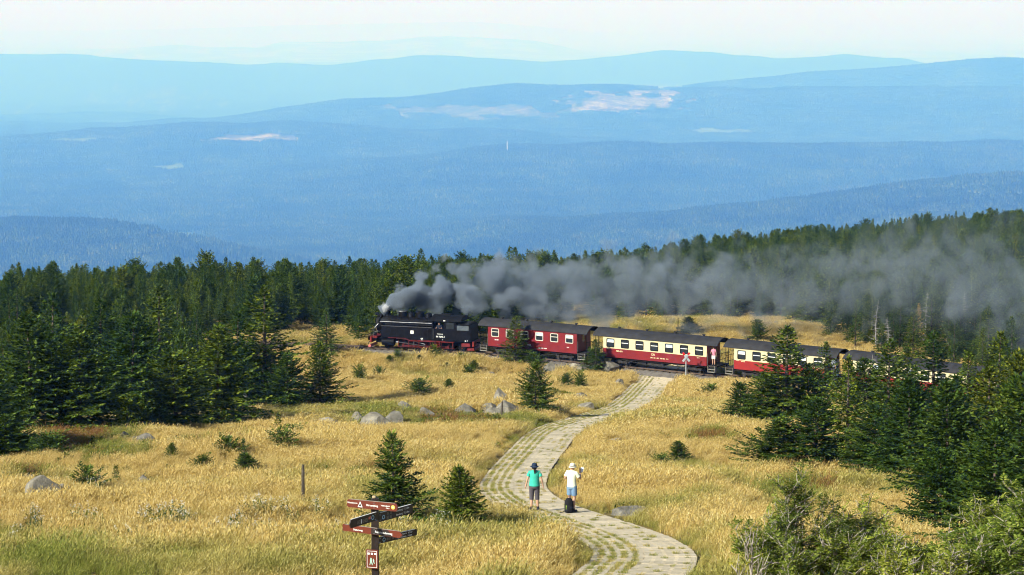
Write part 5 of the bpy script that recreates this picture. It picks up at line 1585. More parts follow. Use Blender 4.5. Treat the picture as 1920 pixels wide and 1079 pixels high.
# ================================================================ people
M_SKIN = mat_plain('skin', (0.52, 0.30, 0.20), 0.55, 0, 0.08, 6, 0.35)
M_HAIR = mat_plain('dark_hair', (0.025, 0.018, 0.014), 0.5, 0, 0.3, 20, 0.4)
def cloth(n, c): return mat_plain(n, c, 0.85, 0, 0.14, 7, 0.15)
def person(name, label, loc, rz, H, pose, shirt, legs, shoe, hat, hair, short='capri', sleeves=True, belly=1.0, group=None):
    """facing +y; joints in metres for 1.70 m"""
    s = H/1.70
    o = empty(name, loc, rz, label, 'person', group); o.scale = (s, s, s)
    J = dict(pel=(0, 0, .94), spine=(0, -.005, 1.12), chest=(0, 0, 1.30), neck=(0, .0, 1.455), head=(0, .015, 1.56), top=(0, .01, 1.645),
             shl=(-.172, 0, 1.385), shr=(.172, 0, 1.385), ell=(-.235, -.02, 1.13), elr=(.235, -.02, 1.13), wrl=(-.26, .04, .90), wrr=(.26, .04, .90),
             hpl=(-.09, 0, .90), hpr=(.09, 0, .90), knl=(-.10, .015, .50), knr=(.10, .015, .50), anl=(-.10, -.02, .09), anr=(.10, -.02, .09))
    J.update(pose)
    V = {k: Vector(v) for k, v in J.items() if k != 'face'}
    vs = []; es = []; rad = []
    def add(p, r, parent=None):
        vs.append(tuple(p)); rad.append(r if hasattr(r, '__len__') else (r, r))
        if parent is not None: es.append((parent, len(vs)-1))
        return len(vs)-1
    root = add(V['pel'], (.135, .105))
    sp = add(V['spine'], (.125, .095), root); ch = add(V['chest'], (.150, .105), sp)
    nk0 = add(V['neck'] - Vector((0, 0, .04)), .06, ch); nk = add(V['neck'] + Vector((0, .01, .02)), .052, nk0)
    hd = add(V['head'], (.078, .092), nk); add(V['top'], (.066, .078), hd)
    f = pose.get('face', 0.0); fd = Vector((math.sin(f), math.cos(f), 0)); sd = Vector((math.cos(f), -math.sin(f), 0))
    add(V['head'] + fd*.112 + Vector((0, 0, -.005)), .013, hd)                    # nose
    for q in (-1, 1): add(V['head'] + sd*q*.088 + Vector((0, 0, .0)), .018, hd)     # ears
    for sfx, sg in (('l', -1), ('r', 1)):
        a = add(V['sh'+sfx], .055, ch); b = add(V['el'+sfx], .040, a); c = add(V['wr'+sfx], .028, b)
        d = (V['wr'+sfx] - V['el'+sfx]).normalized()
        lat = d.cross(Vector((sg, 0.2, 0.1))).normalized(); palm_n = d.cross(lat).normalized()
        pm = add(V['wr'+sfx] + d*.075, (.034, .020), c)
        for k, ln in enumerate((.070, .082, .078, .060)):
            b0 = V['wr'+sfx] + d*.09 + lat*(k-1.5)*.019
            k1 = add(b0 + d*ln*.5, .009, pm); add(b0 + d*ln*.9 + palm_n*.02*sg, .008, k1)
        t1 = add(V['wr'+sfx] + d*.045 + lat*-.042, .010, c); add(V['wr'+sfx] + d*.085 + lat*-.055, .009, t1)
        h = add(V['hp'+sfx], .092, root); kn = add(V['kn'+sfx], .056, h); cf = add(V['kn'+sfx]*.62 + V['an'+sfx]*.38 + Vector((0, -.025, 0)), .056, kn); an = add(V['an'+sfx], .036, cf)
        add(V['an'+sfx] + Vector((.02*sg, .13, -.055)), (.036, .026), an)
    me = bpy.data.meshes.new('body'); me.from_pydata(vs, es, []); body = link('body', me, o)
    me.materials.append(M_SKIN)
    md = body.modifiers.new('skin', 'SKIN'); md.use_smooth_shade = True
    if not me.skin_vertices: me.attributes  # layer is created with the modifier
    bm = bmesh.new(); bm.from_mesh(me); lay = bm.verts.layers.skin.verify()
    bm.verts.ensure_lookup_table()
    for i, v in enumerate(bm.verts):
        v[lay].radius = rad[i]; v[lay].use_root = (i == 0)
    bm.to_mesh(me); bm.free()
    sb = body.modifiers.new('sub', 'SUBSURF'); sb.levels = 1; sb.render_levels = 1
    # eyes
    for q in (-1, 1):
        e = MB(); e.lathe([(.004, -.008), (.010, 0), (.004, .008)], (0, 0, 0), 8); eo = e.build('eye', M_HAIR, o); eo.location = V['head'] + fd*.088 + sd*q*.030 + Vector((0, 0, .02))
    def ell(c, rx, ry, n=14, tilt=Vector((0, 0, 0))): return [(c[0]+rx*math.cos(6.283*k/n), c[1]+ry*math.sin(6.283*k/n), c[2] + tilt.x*math.cos(6.283*k/n)) for k in range(n)]
    def tube_cl(b, pts, rs, n=12): b.tube(pts, rs, n)
    # shirt
    b = MB(); pl, spn, chs, nck = V['pel'], V['spine'], V['chest'], V['neck']
    z0 = pl.z - .05
    b.loft([ell((pl.x, pl.y, z0), .185*belly, .145*belly), ell((pl.x, pl.y, pl.z+.03), .178*belly, .140*belly), ell(spn, .158*belly, .128*belly), ell((chs.x, chs.y, chs.z-.06), .178, .13), ell((chs.x, chs.y, chs.z+.04), .195, .128),
            ell((chs.x, chs.y, 1.40), .19, .108), ell((nck.x, nck.y, 1.435), .125, .088), ell((nck.x, nck.y, 1.46), .075, .07)])
    if sleeves:
        for sfx in 'lr':
            a, e = V['sh'+sfx], V['el'+sfx]; m = a*.38 + e*.62
            inn = a + (chs - a)*.25; inn.z = a.z
            b.tube([inn, a, a*.6+m*.4, m], [.062, .064, .063, .068], 12)
    smooth_by_angle(b.build('shirt', shirt, o), 60)
    # trousers
    b = MB()
    b.loft([ell((pl.x, pl.y, pl.z-.13), .165*belly, .13*belly), ell((pl.x, pl.y, pl.z-.03), .175*belly, .135*belly), ell((pl.x, pl.y, pl.z+.03), .162*belly, .125*belly)])
    for sfx in 'lr':
        h, k, a = V['hp'+sfx], V['kn'+sfx], V['an'+sfx]
        if short == 'short': e = h*.22+k*.78; b.tube([h+Vector((0, 0, .02)), h*.6+k*.4, e], [.105, .102, .098], 12)
        elif short == 'capri': e = k*.72+a*.28; b.tube([h+Vector((0, 0, .02)), h*.5+k*.5, k, e], [.105, .092, .080, .078], 12)
        else: b.tube([h+Vector((0, 0, .02)), h*.5+k*.5, k, a], [.105, .092, .078, .070], 12)
    smooth_by_angle(b.build('shorts' if short == 'short' else 'trousers', legs, o), 60)
    # shoes and socks
    for sfx, sg in (('l', -1), ('r', 1)):
        a = V['an'+sfx]; b = MB()
        b.tube([a+Vector((0, -.055, -.045)), a+Vector((0, -.02, -.035)), a+Vector((.01*sg, .06, -.045)), a+Vector((.02*sg, .14, -.055)), a+Vector((.022*sg, .175, -.062))], [.030, .050, .046, .042, .018], 10)
        b.tube([a+Vector((0, -.015, -.04)), a+Vector((0, -.012, .05))], [.05, .048], 10)
        b.box(a.x-.045, a.x+.045, a.y-.085, a.y+.18, a.z-.09, a.z-.068)
        smooth_by_angle(b.build('shoe', shoe, o), 50)
    hc = V['head'] + Vector((0, -.005, 0))
    if hair == 'tail':
        b = MB(); b.loft([ell(hc+Vector((0, -.02, -.06)), .080, .085), ell(hc+Vector((0, -.018, -.0)), .094, .105), ell(hc+Vector((0, -.012, .06)), .088, .100), ell(hc+Vector((0, -.01, .10)), .05, .06)])
        b.tube([hc+Vector((0, -.10, 0)), hc+Vector((0, -.14, -.05)), hc+Vector((.01, -.135, -.14)), hc+Vector((.015, -.12, -.24))], [.028, .038, .036, .012], 9)
        smooth_by_angle(b.build('hair', M_HAIR, o), 60)
    elif hair:
        b = MB(); b.loft([ell(hc+Vector((0, -.02, -.045)), .074, .080), ell(hc+Vector((0, -.015, .0)), .090, .100), ell(hc+Vector((0, -.008, .06)), .086, .098), ell(hc+Vector((0, 0, .105)), .05, .06)])
        smooth_by_angle(b.build('hair', hair, o), 60)
    if hat:
        m1, m2, brim = hat
        b = MB(); b.lathe([(.095, .03), (.100, .035), (.098, .085), (.088, .125), (.06, .145), (.01, .15)], hc, 18, sy=1.12)
        b.lathe([(.094, .04), (brim, .012), (brim, .018), (.096, .052)], hc, 18, sy=1.1)
        h = smooth_by_angle(b.build('hat', m1, o), 50)
        if m2:
            b = MB(); b.lathe([(.101, .038), (.102, .065), (.099, .066)], hc, 18, sy=1.12); b.build('hat_band', m2, h)
    return o
M_TEAL = cloth('teal_cotton', (0.05, 0.46, 0.34)); M_GREYT = cloth('grey_trousers', (0.085, 0.075, 0.085)); M_DARKSHOE = cloth('dark_shoe', (0.03, 0.03, 0.045))
M_NAVY = cloth('navy_hat', (0.02, 0.035, 0.07)); M_PALEY = cloth('pale_yellow_cotton', (0.78, 0.80, 0.60)); M_DENIM = cloth('denim', (0.15, 0.24, 0.36))
M_STRAW = cloth('cream_hat', (0.74, 0.70, 0.55)); M_BOOT = cloth('boot', (0.035, 0.03, 0.03))
Pw = ground_at(1002, 961, False); Pw.z += .078
hw_ = 91/(F/Pw.y)
person('person', 'woman in teal shirt, grey three-quarter trousers and navy hat standing on the path', Pw, 0.0, hw_*1.0,
       dict(wrl=(-.30, .02, .90), ell=(-.245, -.03, 1.14), wrr=(.30, .02, .92), elr=(.25, -.04, 1.14), anl=(-.11, -.02, .09), anr=(.12, .0, .09)), M_TEAL, M_GREYT, M_DARKSHOE, (M_NAVY, None, .155), 'tail', 'capri', belly=1.06)
Pm = ground_at(1072, 964, False); Pm.z += .078
hm_ = 94/(F/Pm.y)
man = person('person', 'man in pale shirt, blue shorts and cream hat reading beside the backpack', Pm, -0.62, hm_,
       dict(wrl=(-.13, .22, 1.12), ell=(-.27, -.04, 1.15), wrr=(.12, .33, 1.36), elr=(.27, .12, 1.16), head=(0.01, .03, 1.555), face=-0.2, anl=(-.11, .03, .09), anr=(.10, -.03, .09)), M_PALEY, M_DENIM, M_BOOT, (M_STRAW, M_BOOT, .135), None, 'short')
b = MB(); b.box(-.06, .06, -.004, .004, -.09, .09)
bk = b.build('folded_map', M_WHITE); bk.location = Pm + Matrix.Rotation(-0.62, 3, 'Z') @ (Vector((.13, .42, 1.42))*(hm_/1.7)); bk.rotation_euler = (-.5, 0.2, -0.5)
tag(bk, 'white folded map held up by the man', 'map')
def backpack():
    P = ground_at(1069, 964, False); k = hm_/1.7
    o = empty('backpack', (P.x-.05, P.y-.32, near_h(np.array([P.x]), np.array([P.y-.32]), False)[0]+.078), 0.15, 'black backpack standing on the path at the man\'s feet', 'backpack')
    o.scale = (k*.86, k*.86, k*.9)
    mb = cloth('pack_black', (0.014, 0.014, 0.017))
    def ring(z, rx, ry, yo=0): return [(rx*math.copysign(abs(math.cos(6.283*i/16))**.7, math.cos(6.283*i/16)), yo+ry*math.copysign(abs(math.sin(6.283*i/16))**.7, math.sin(6.283*i/16)), z) for i in range(16)]
    b = MB(); b.loft([ring(0, .15, .10), ring(.04, .18, .125), ring(.25, .185, .13), ring(.42, .165, .115), ring(.52, .12, .085), ring(.56, .06, .05)]); smooth_by_angle(b.build('bag', mb, o), 60)
    b = MB(); b.loft([ring(.03, .10, .05, -.12), ring(.07, .13, .07, -.13), ring(.24, .13, .07, -.13), ring(.30, .08, .04, -.12)]); smooth_by_angle(b.build('front_pocket', mb, o), 60)
    for sg in (-1, 1):
        b = MB(); b.tube([(sg*.08, .10, .50), (sg*.12, .20, .42), (sg*.13, .20, .2), (sg*.10, .11, .06)], [.022]*4, 6, flat=.5); b.build('strap', mb, o)
    b = MB(); b.tube([(-.04, .05, .55), (-.03, .05, .61), (.03, .05, .61), (.04, .05, .55)], .012, 6); b.build('handle', mb, o)
    b = MB(); b.tube([(-.18, .0, .06), (-.24, -.03, .03), (-.32, -.05, .015), (-.38, -.02, .012)], [.03, .03, .025, .02], 6, flat=.6); b.build('hip_belt', mb, o)
    b = MB(); b.box(-.145, -.12, -.135, -.115, .14, .30); b.build('green_trim', cloth('lime', (0.35, 0.55, 0.06)), o)
backpack()
# passengers
def on_car(car, x, y, z, rz): 
    M = car.matrix_basis; return M @ Vector((x, y, z)), car.rotation_euler.z + rz
bpy.context.view_layer.update()
def halfL(c): return max(abs(v[0]) for ch in c.children if ch.name.startswith('roof') and ch.type == 'MESH' and len(ch.data.vertices) > 20 for v in [q.co for q in ch.data.vertices])
def passenger(car, x, y, rz, H, top, bot, hair, label, sitting=False, short='short'):
    p, r = on_car(car, x, y, .86, rz)
    person('person', label, p, r, H, dict(wrr=(.16, .24, 1.12), elr=(.26, .04, 1.14)), top, bot, M_DARKSHOE, None, hair, short, group='people on the train')
M_PINK = cloth('pink_top', (0.60, 0.22, 0.30)); M_WSH = cloth('white_shorts', (0.66, 0.64, 0.60)); M_GREYS = cloth('grey_shirt', (0.25, 0.27, 0.32)); M_BROWNH = mat_plain('brown_hair', (0.12, 0.07, 0.04), 0.6)
c2, c3 = CARS[1], CARS[2]
passenger(c2, halfL(c2)-.55, -.85, math.pi*1.0, 1.66, M_PINK, M_WSH, M_BROWNH, 'passenger in pink top and white shorts on the end platform of the first cream carriage')
passenger(c3, halfL(c3)-.55, -.80, math.pi*.95, 1.72, M_GREYS, M_GREYT, M_BROWNH, 'passenger in grey on the end platform of the second cream carriage', short='long')
passenger(c3, halfL(c3)-.50, -.15, math.pi*.8, 1.68, M_WSH, M_DENIM, M_HAIR, 'second passenger in white deeper on the same end platform', short='long')
_k = (line_at_px(898)-line_at_px(690))/11.0
pd, rd = LOCO.matrix_basis @ Vector(((7.35-5.5)*_k, -.98, .92)), LOCO.rotation_euler.z + math.pi
person('person', 'engine driver in dark clothes looking out of the locomotive cab', pd, rd, 1.76, dict(wrr=(.2, .32, 1.22), elr=(.28, .14, 1.10), wrl=(-.15, .30, 1.2), ell=(-.26, .1, 1.12)), cloth('driver_jacket', (0.02, 0.025, 0.04)), M_GREYT, M_BOOT, None, M_BROWNH, 'long')
# ================================================================ dead trees, rowans, herbs, grass
def snag(px, py, hp, label, seed, pale=True, lean=0.0):
    P = ground_at(px, py); m = F/P.y; h = hp/m; rg = random.Random(seed)
    o = empty('dead_spruce', (P.x, P.y, P.z-.1), rg.uniform(0, 6), label, 'dead tree', 'bleached dead spruces')
    b = MB(); ax = lambda t: Vector((lean*h*t*t, .03*h*math.sin(3*t), h*t))
    b.tube([ax(i/8) for i in range(9)], [max(.012, .02*h*(1-.9*i/8)) for i in range(9)], 7); b.build('trunk', M_SNAG, o)
    b = MB(); t = .12
    while t < .97:
        for k in range(3):
            a = rg.uniform(0, 6.28); L = h*.24*(1-t)**.7*rg.uniform(.4, 1.2)+.1
            d = Vector((math.cos(a), math.sin(a), rg.uniform(-.5, .35))); p = ax(t); q = p+d*L*.6; r = p+d*L+Vector((0, 0, rg.uniform(-.1, .25)*L))
            b.tube([p, q, r], [.018*h*(1-t)**.5*.5+.006, .012, .005], 4, cap=False)
            for _ in range(2):
                s = rg.uniform(.3, .9); e = Vector((rg.uniform(-1, 1), rg.uniform(-1, 1), rg.uniform(-.6, .6)))*L*.35
                b.tube([p+d*L*s, p+d*L*s+e], [.008, .003], 3, cap=False)
        t += .055*rg.uniform(.6, 1.4)
    b.build('branches', M_SNAG, o)
snag(1643, 652, 92, 'bleached dead spruce with hooked bare limbs on the right slope', 1, lean=.06)
snag(1665, 655, 62, 'shorter bare grey snag right of the hooked one', 2, lean=-.05)
snag(1808, 628, 88, 'thin white dead trunk in the smoke at the right', 3)
snag(1738, 655, 110, 'tall grey dead spruce beside the yellow one', 4, lean=.03)
snag(1890, 600, 40, 'small pale snag high on the right slope', 5)
snag(460, 782, 60, 'short grey dead trunk at the right end of the left wood', 6)
snag(708, 644, 36, 'small white snag beside the smokebox of the locomotive', 8, lean=-.08)
snag(1640, 780, 120, 'bleached trunk with curled twigs inside the right thicket', 9, lean=.05)
for _i, (_x, _y, _h, _l) in enumerate([(90, 700, 120, 'bare grey top above the left wood near the picture edge'), (215, 690, 110, 'bare grey trunk deep in the left wood'), 
      (1530, 600, 70, 'pale dead spruce where the grass strip ends'), (1700, 560, 66, 'grey snag above the yellow spruce'), (1590, 520, 50, 'far snag on the right slope above the smoke'), (1860, 560, 64, 'leaning snag in the thin smoke at right'), (1320, 560, 56, 'grey snag inside the wood under the smoke')]):
    snag(_x, _y, _h, _l, 50+_i, lean=random.uniform(-.06, .06))
# yellowing conifer in the smoke
def yellow_tree():
    P = ground_at(1722, 652); m = F/P.y
    tm, cm, H, R = PROTO['slim2']
    o = empty('yellowed_spruce', P, 1.0, 'straw yellow dying spruce on the right slope behind the smoke', 'tree'); s = 84/m/H; o.scale = (.42, .42, s)
    link('trunk', tm, o); me = cm.copy(); me.materials.clear(); me.materials.append(mat_foliage('yellow_needles', (.30, .20, .06), (.45, .33, .10), (.6, .45, .15), .2)); link('crown', me, o)
yellow_tree()

def leaf_cluster(vs, fs, p, d, size, rg):
    """pinnate leaf: a few folded leaflets along a short stalk"""
    UP = Vector((0, 0, 1))
    sd = d.cross(UP)
    if sd.length < .1: sd = Vector((1, 0, 0))
    sd.normalize()
    n = 4
    for i in range(n):
        s = (i+.5)/n; q = p + d*size*s - UP*size*.25*s*s
        for sg in (-1, 1):
            dd = (sd*sg + d*.55 + UP*rg.uniform(-.35, .25)).normalized(); nn = (d*.8+UP*rg.uniform(-.4, .6)).normalized()
            diamond(vs, fs, q, dd, nn, size*.46, size*.10)
    diamond(vs, fs, p + d*size*.9, d, sd, size*.45, size*.10)
def rowan(px, py, Y, hp, wp, label, seed, leafy=1.0, stems=4):
    p = at(px, py, Y); z = gz(p.x, Y); m = F/Y; top = at(px, py-hp, Y).z - z; W = wp/m
    rg = random.Random(seed)
    o = empty('rowan_bush', (p.x, Y, z-.1), 0, label, 'bush', 'rowan bushes at the lower right')
    wood = MB(); vs = []; fs = []
    def grow(p, d, L, r, lev):
        n = 5; pts = [p]; q = p.copy(); dd = d.copy()
        for i in range(n):
            dd = (dd + Vector((rg.uniform(-.28, .34), rg.uniform(-.28, .28), rg.uniform(-.12, .22)))).normalized(); q = q + dd*L/n; pts.append(q.copy())
        wood.tube(pts, [r*(1-.13*i) for i in range(n+1)], 6 if lev < 2 else 4, cap=lev > 1)
        if lev < (3 if stems > 1 else 2):
            for i in range(2, n+1):
                for _ in range(2 if (i == n or lev < 2) else 1):
                    if lev >= 2 and rg.random() < .2: continue
                    e = (dd*.7 + Vector((rg.uniform(-1, 1), rg.uniform(-1, 1), rg.uniform(-.25, .75)))).normalized()
                    grow(pts[i], e, L*rg.uniform(.45, .68), r*.58, lev+1)
        if lev >= (2 if stems > 1 else 1):
            for i in range(1, n+1):
                for _ in range(1):
                    if rg.random() > leafy: continue
                    e = Vector((rg.uniform(-1, 1), rg.uniform(-1, 1), rg.uniform(-.5, .7))).normalized()
                    leaf_cluster(vs, fs, pts[i], e, rg.uniform(.17, .27), rg)
    ns = stems
    for k in range(ns):
        a = 6.283*k/ns + rg.uniform(-.4, .4)
        d = Vector((math.cos(a)*1.0*W/max(.5, top), math.sin(a)*.7, .9)).normalized()
        grow(Vector((rg.uniform(-.15, .15), rg.uniform(-.15, .15), 0)), d, top*rg.uniform(.55, .8), .075, 0)
    # fit to the wanted size
    zmax = max([v[2] for v in wood.v]); 
    k = top/zmax; xs = sorted(abs(v[0]) for v in wood.v); kx = (W/2)/xs[int(len(xs)*.97)]
    wood.v = [(v[0]*kx, v[1]*kx, v[2]*k) for v in wood.v]; vs = [(v[0]*kx, v[1]*kx, v[2]*k) for v in vs]
    wood.build('branches', M_ROWANBARK, o, True)
    if vs: link('foliage', np_mesh('foliage', np.array(vs), np.array(fs), M_ROWANLEAF), o)
    return o
rowan(1490, 1130, 46, 262, 270, 'leafy rowan bush with crooked grey limbs, left of the two front bushes', 11, .95)
rowan(1592, 1140, 47.5, 215, 190, 'smaller rowan growing between the two large front bushes', 12, .55)
rowan(1700, 1150, 43, 165, 190, 'rowan with many bare pale twigs in the lower right', 13, .3)
rowan(1820, 1150, 44, 225, 270, 'dense yellow green rowan in the lower right corner', 14, 1.0)
rowan(1930, 1140, 45, 225, 200, 'rowan at the right edge below the front spruces', 15, .9)
rowan(1385, 1150, 45, 175, 95, 'almost bare crooked rowan limb left of the leafy bush', 16, .12, 1)

# ---- tall herbs with white seed heads
def herb_mesh(seed, white=1.0):
    rg = random.Random(seed); vs = []; fs = []; w = MB(); UP = Vector((0, 0, 1))
    for k in range(26):
        p = Vector((rg.gauss(0, .22), rg.gauss(0, .18), 0)); h = rg.uniform(.45, .95); ln = Vector((rg.uniform(-.1, .25), rg.uniform(-.15, .15), 1))
        for i in range(7):
            q = p + ln*h*(.2+.8*i/7); a = rg.uniform(0, 6.28); d = Vector((math.cos(a), math.sin(a), rg.uniform(.1, .8))).normalized()
            diamond(vs, fs, q, d, d.cross(UP).normalized(), rg.uniform(.09, .17), .02)
        diamond(vs, fs, p, ln.normalized(), Vector((1, 0, 0)), h, .008)
        if rg.random() < white*.7:
            for j in range(4):
                c = p + ln*h + Vector((rg.gauss(0, .035), rg.gauss(0, .035), rg.uniform(-.05, .05))); r = rg.uniform(.007, .014)
                w.lathe([(.002, -r), (r, -r*.2), (r*.8, r*.5), (.002, r)], c, 5)
    return np_mesh('leaves', np.array(vs), np.array(fs), M_HERB), w.mesh('seed_heads', M_FLUFF)
HERBS = [herb_mesh(31), herb_mesh(32), herb_mesh(33, .6)]
def herb(px, py, sc, label, k, rz):
    P = ground_at(px, py); o = empty('flowering_herb', P, rz, label, 'plant', 'herbs with white seed heads'); o.scale = (sc, sc, sc)
    link('leaves', HERBS[k][0], o); tag(link('seed_heads', HERBS[k][1], o), kind='stuff')
_h = [(62, 1010, 1.1), (150, 1002, 1.0), (178, 1008, .9), (275, 1000, 1.1), (292, 1014, 1.2), (318, 1010, 1.2), (338, 1002, 1.2), (355, 1015, 1.0), (412, 1020, .9), (430, 1030, 1.3), (450, 1028, 1.0), (470, 990, 1.0), (495, 980, 1.1), (525, 985, 1.0), (485, 1025, .9),
      (520, 1040, .9), (600, 985, .9), (240, 1045, 1.0), (30, 1030, .9), (820, 1012, .9), (930, 1000, .6), (765, 1020, .9), (640, 1030, .9), (845, 1025, .8), (55, 985, .8), (175, 935, .8), (545, 1000, .9)]
_ord = ['leftmost', 'second', 'third', 'fourth', 'fifth', 'sixth', 'seventh', 'eighth', 'ninth', 'tenth', 'eleventh', 'twelfth', 'thirteenth', 'fourteenth', 'fifteenth', 'sixteenth', 'seventeenth', 'eighteenth', 'nineteenth', 'twentieth', 'twenty-first', 'twenty-second', 'twenty-third', 'twenty-fourth', 'rightmost']
_rank = {i: r for r, i in enumerate(sorted(range(len(_h)), key=lambda i: _h[i][0]))}
_hl = {i: _ord[min(_rank[i], 24)] + (' clump' if _rank[i] == 0 else ' clump from the left') + ' of white headed herbs in the lower left grass' for i in range(len(_h))}
for i, (x, y, s) in enumerate(_h):
    herb(x, y, s, _hl[i] if x < 700 else 'clump of white headed herbs in the grass near the signpost and young spruces', i % 3, i*1.3)

# ---- grass
def mat_grass():
    m, nt, out = new_mat('dry_grass')
    g = N(nt, 'ShaderNodeNewGeometry'); ti = N(nt, 'ShaderNodeAttribute', attribute_name='tint', attribute_type='INSTANCER')
    isl = g.outputs['Random Per Island']
    straw = ramp(nt, isl, [(0.0, (0.31, 0.195, 0.048)), (0.35, (0.56, 0.395, 0.115)), (0.75, (0.74, 0.565, 0.205)), (1.0, (0.84, 0.73, 0.38))])
    green = ramp(nt, isl, [(0.0, (0.12, 0.15, 0.025)), (0.5, (0.24, 0.26, 0.045)), (1.0, (0.42, 0.38, 0.09))])
    rust = ramp(nt, isl, [(0.0, (0.16, 0.07, 0.025)), (0.6, (0.30, 0.14, 0.045)), (1.0, (0.40, 0.24, 0.08))])
    f = ti.outputs['Fac']
    c = mixc(nt, ramp(nt, f, [(0.15, (0, 0, 0)), (0.5, (1, 1, 1))]), straw, green)
    c = mixc(nt, ramp(nt, f, [(0.72, (0, 0, 0)), (0.95, (1, 1, 1))]), c, rust)
    b = nt.nodes.new('ShaderNodeBsdfPrincipled'); nt.links.new(c, b.inputs['Base Color']); b.inputs['Roughness'].default_value = .7; b.inputs['Specular IOR Level'].default_value = .2
    t = nt.nodes.new('ShaderNodeBsdfTranslucent'); nt.links.new(c, t.inputs['Color'])
    mx = nt.nodes.new('ShaderNodeMixShader'); mx.inputs[0].default_value = .38
    nt.links.new(b.outputs[0], mx.inputs[1]); nt.links.new(t.outputs[0], mx.inputs[2]); nt.links.new(mx.outputs[0], out.inputs['Surface'])
    return m
M_GRASS = mat_grass()
def tuft_mesh(seed, n, R, h0, h1, w, lean=.42, spread=.32, heads=0.0):
    rg = random.Random(seed); V = []; Q = []
    for k in range(n):
        a = rg.uniform(0, 6.28); r = R*math.sqrt(rg.random()); x, y = r*math.cos(a), r*math.sin(a)
        h = rg.uniform(h0, h1); lx = lean*rg.uniform(.5, 1.3)+rg.gauss(0, spread); ly = rg.gauss(0, spread)
        fa = rg.uniform(0, 3.14); wx, wy = math.cos(fa)*w, math.sin(fa)*w
        b = len(V)
        for t in (0, .55, 1.0):
            cx, cy_, cz = x+lx*h*t*t, y+ly*h*t*t, h*(t-.18*t*t*abs(lx)) - (.06 if t == 0 else 0)
            ww = (1.0, .9, .12)[(0, .55, 1.0).index(t)]
            V.append((cx-wx*ww, cy_-wy*ww, cz)); V.append((cx+wx*ww, cy_+wy*ww, cz))
        Q += [(b, b+1, b+3, b+2), (b+2, b+3, b+5, b+4)]
        if heads and rg.random() < heads:            # seed head
            for j in range(3):
                t = .72+.12*j; c = Vector((x+lx*h*t*t, y+ly*h*t*t, h*(t-.18*t*t*abs(lx))))
                d = Vector((lx+rg.gauss(0, .3), ly+rg.gauss(0, .3), 1)).normalized(); s_ = d.cross(Vector((rg.uniform(-1, 1), rg.uniform(-1, 1), .1))).normalized()
                diamond(V, Q, c, d, s_, rg.uniform(.05, .10), rg.uniform(.008, .014)*w/.0065)
    return np_mesh('tuft', np.array(V), np.array(Q), M_GRASS)
def grass_tint(X, Y, px, py):
    """0 straw ... .5 green ... 1 rust"""
    g = 0.11 + 0.52*fbm(X/9+2, Y/12+7, 3) + 0.38*fbm(X/1.7, Y/2.2+3, 2)
    g = g + 0.11*sstep(985, 1070, py)*sstep(760, 380, px) + 0.06*sstep(1000, 1079, py)
    dp = D_PATH(X, Y)
    g = g + 0.16*(1-sstep(1.5, 2.4, dp))
    g = np.clip(g, 0, .62)
    for cx, cy_, w, h in ((860, 790, 130, 20), (180, 850, 150, 20), (130, 832, 120, 12), (390, 838, 90, 10), (1000, 745, 70, 12), (1480, 930, 90, 20), (60, 905, 80, 20), (540, 905, 40, 8), (1330, 830, 60, 12), (700, 900, 60, 10)):
        q = 1-np.sqrt(((px-cx)/w)**2+((py-cy_)/h)**2) + .9*fbm(X/1.6+cx, Y/3, 3)
        k = sstep(.1, .5, q); g = np.where(k > .05, np.maximum(g, .35+.6*k*(.5+.8*np.clip(fbm(X/.9, Y/1.3, 2)+.45, 0, 1))), g)
    return np.clip(g, 0, 1)
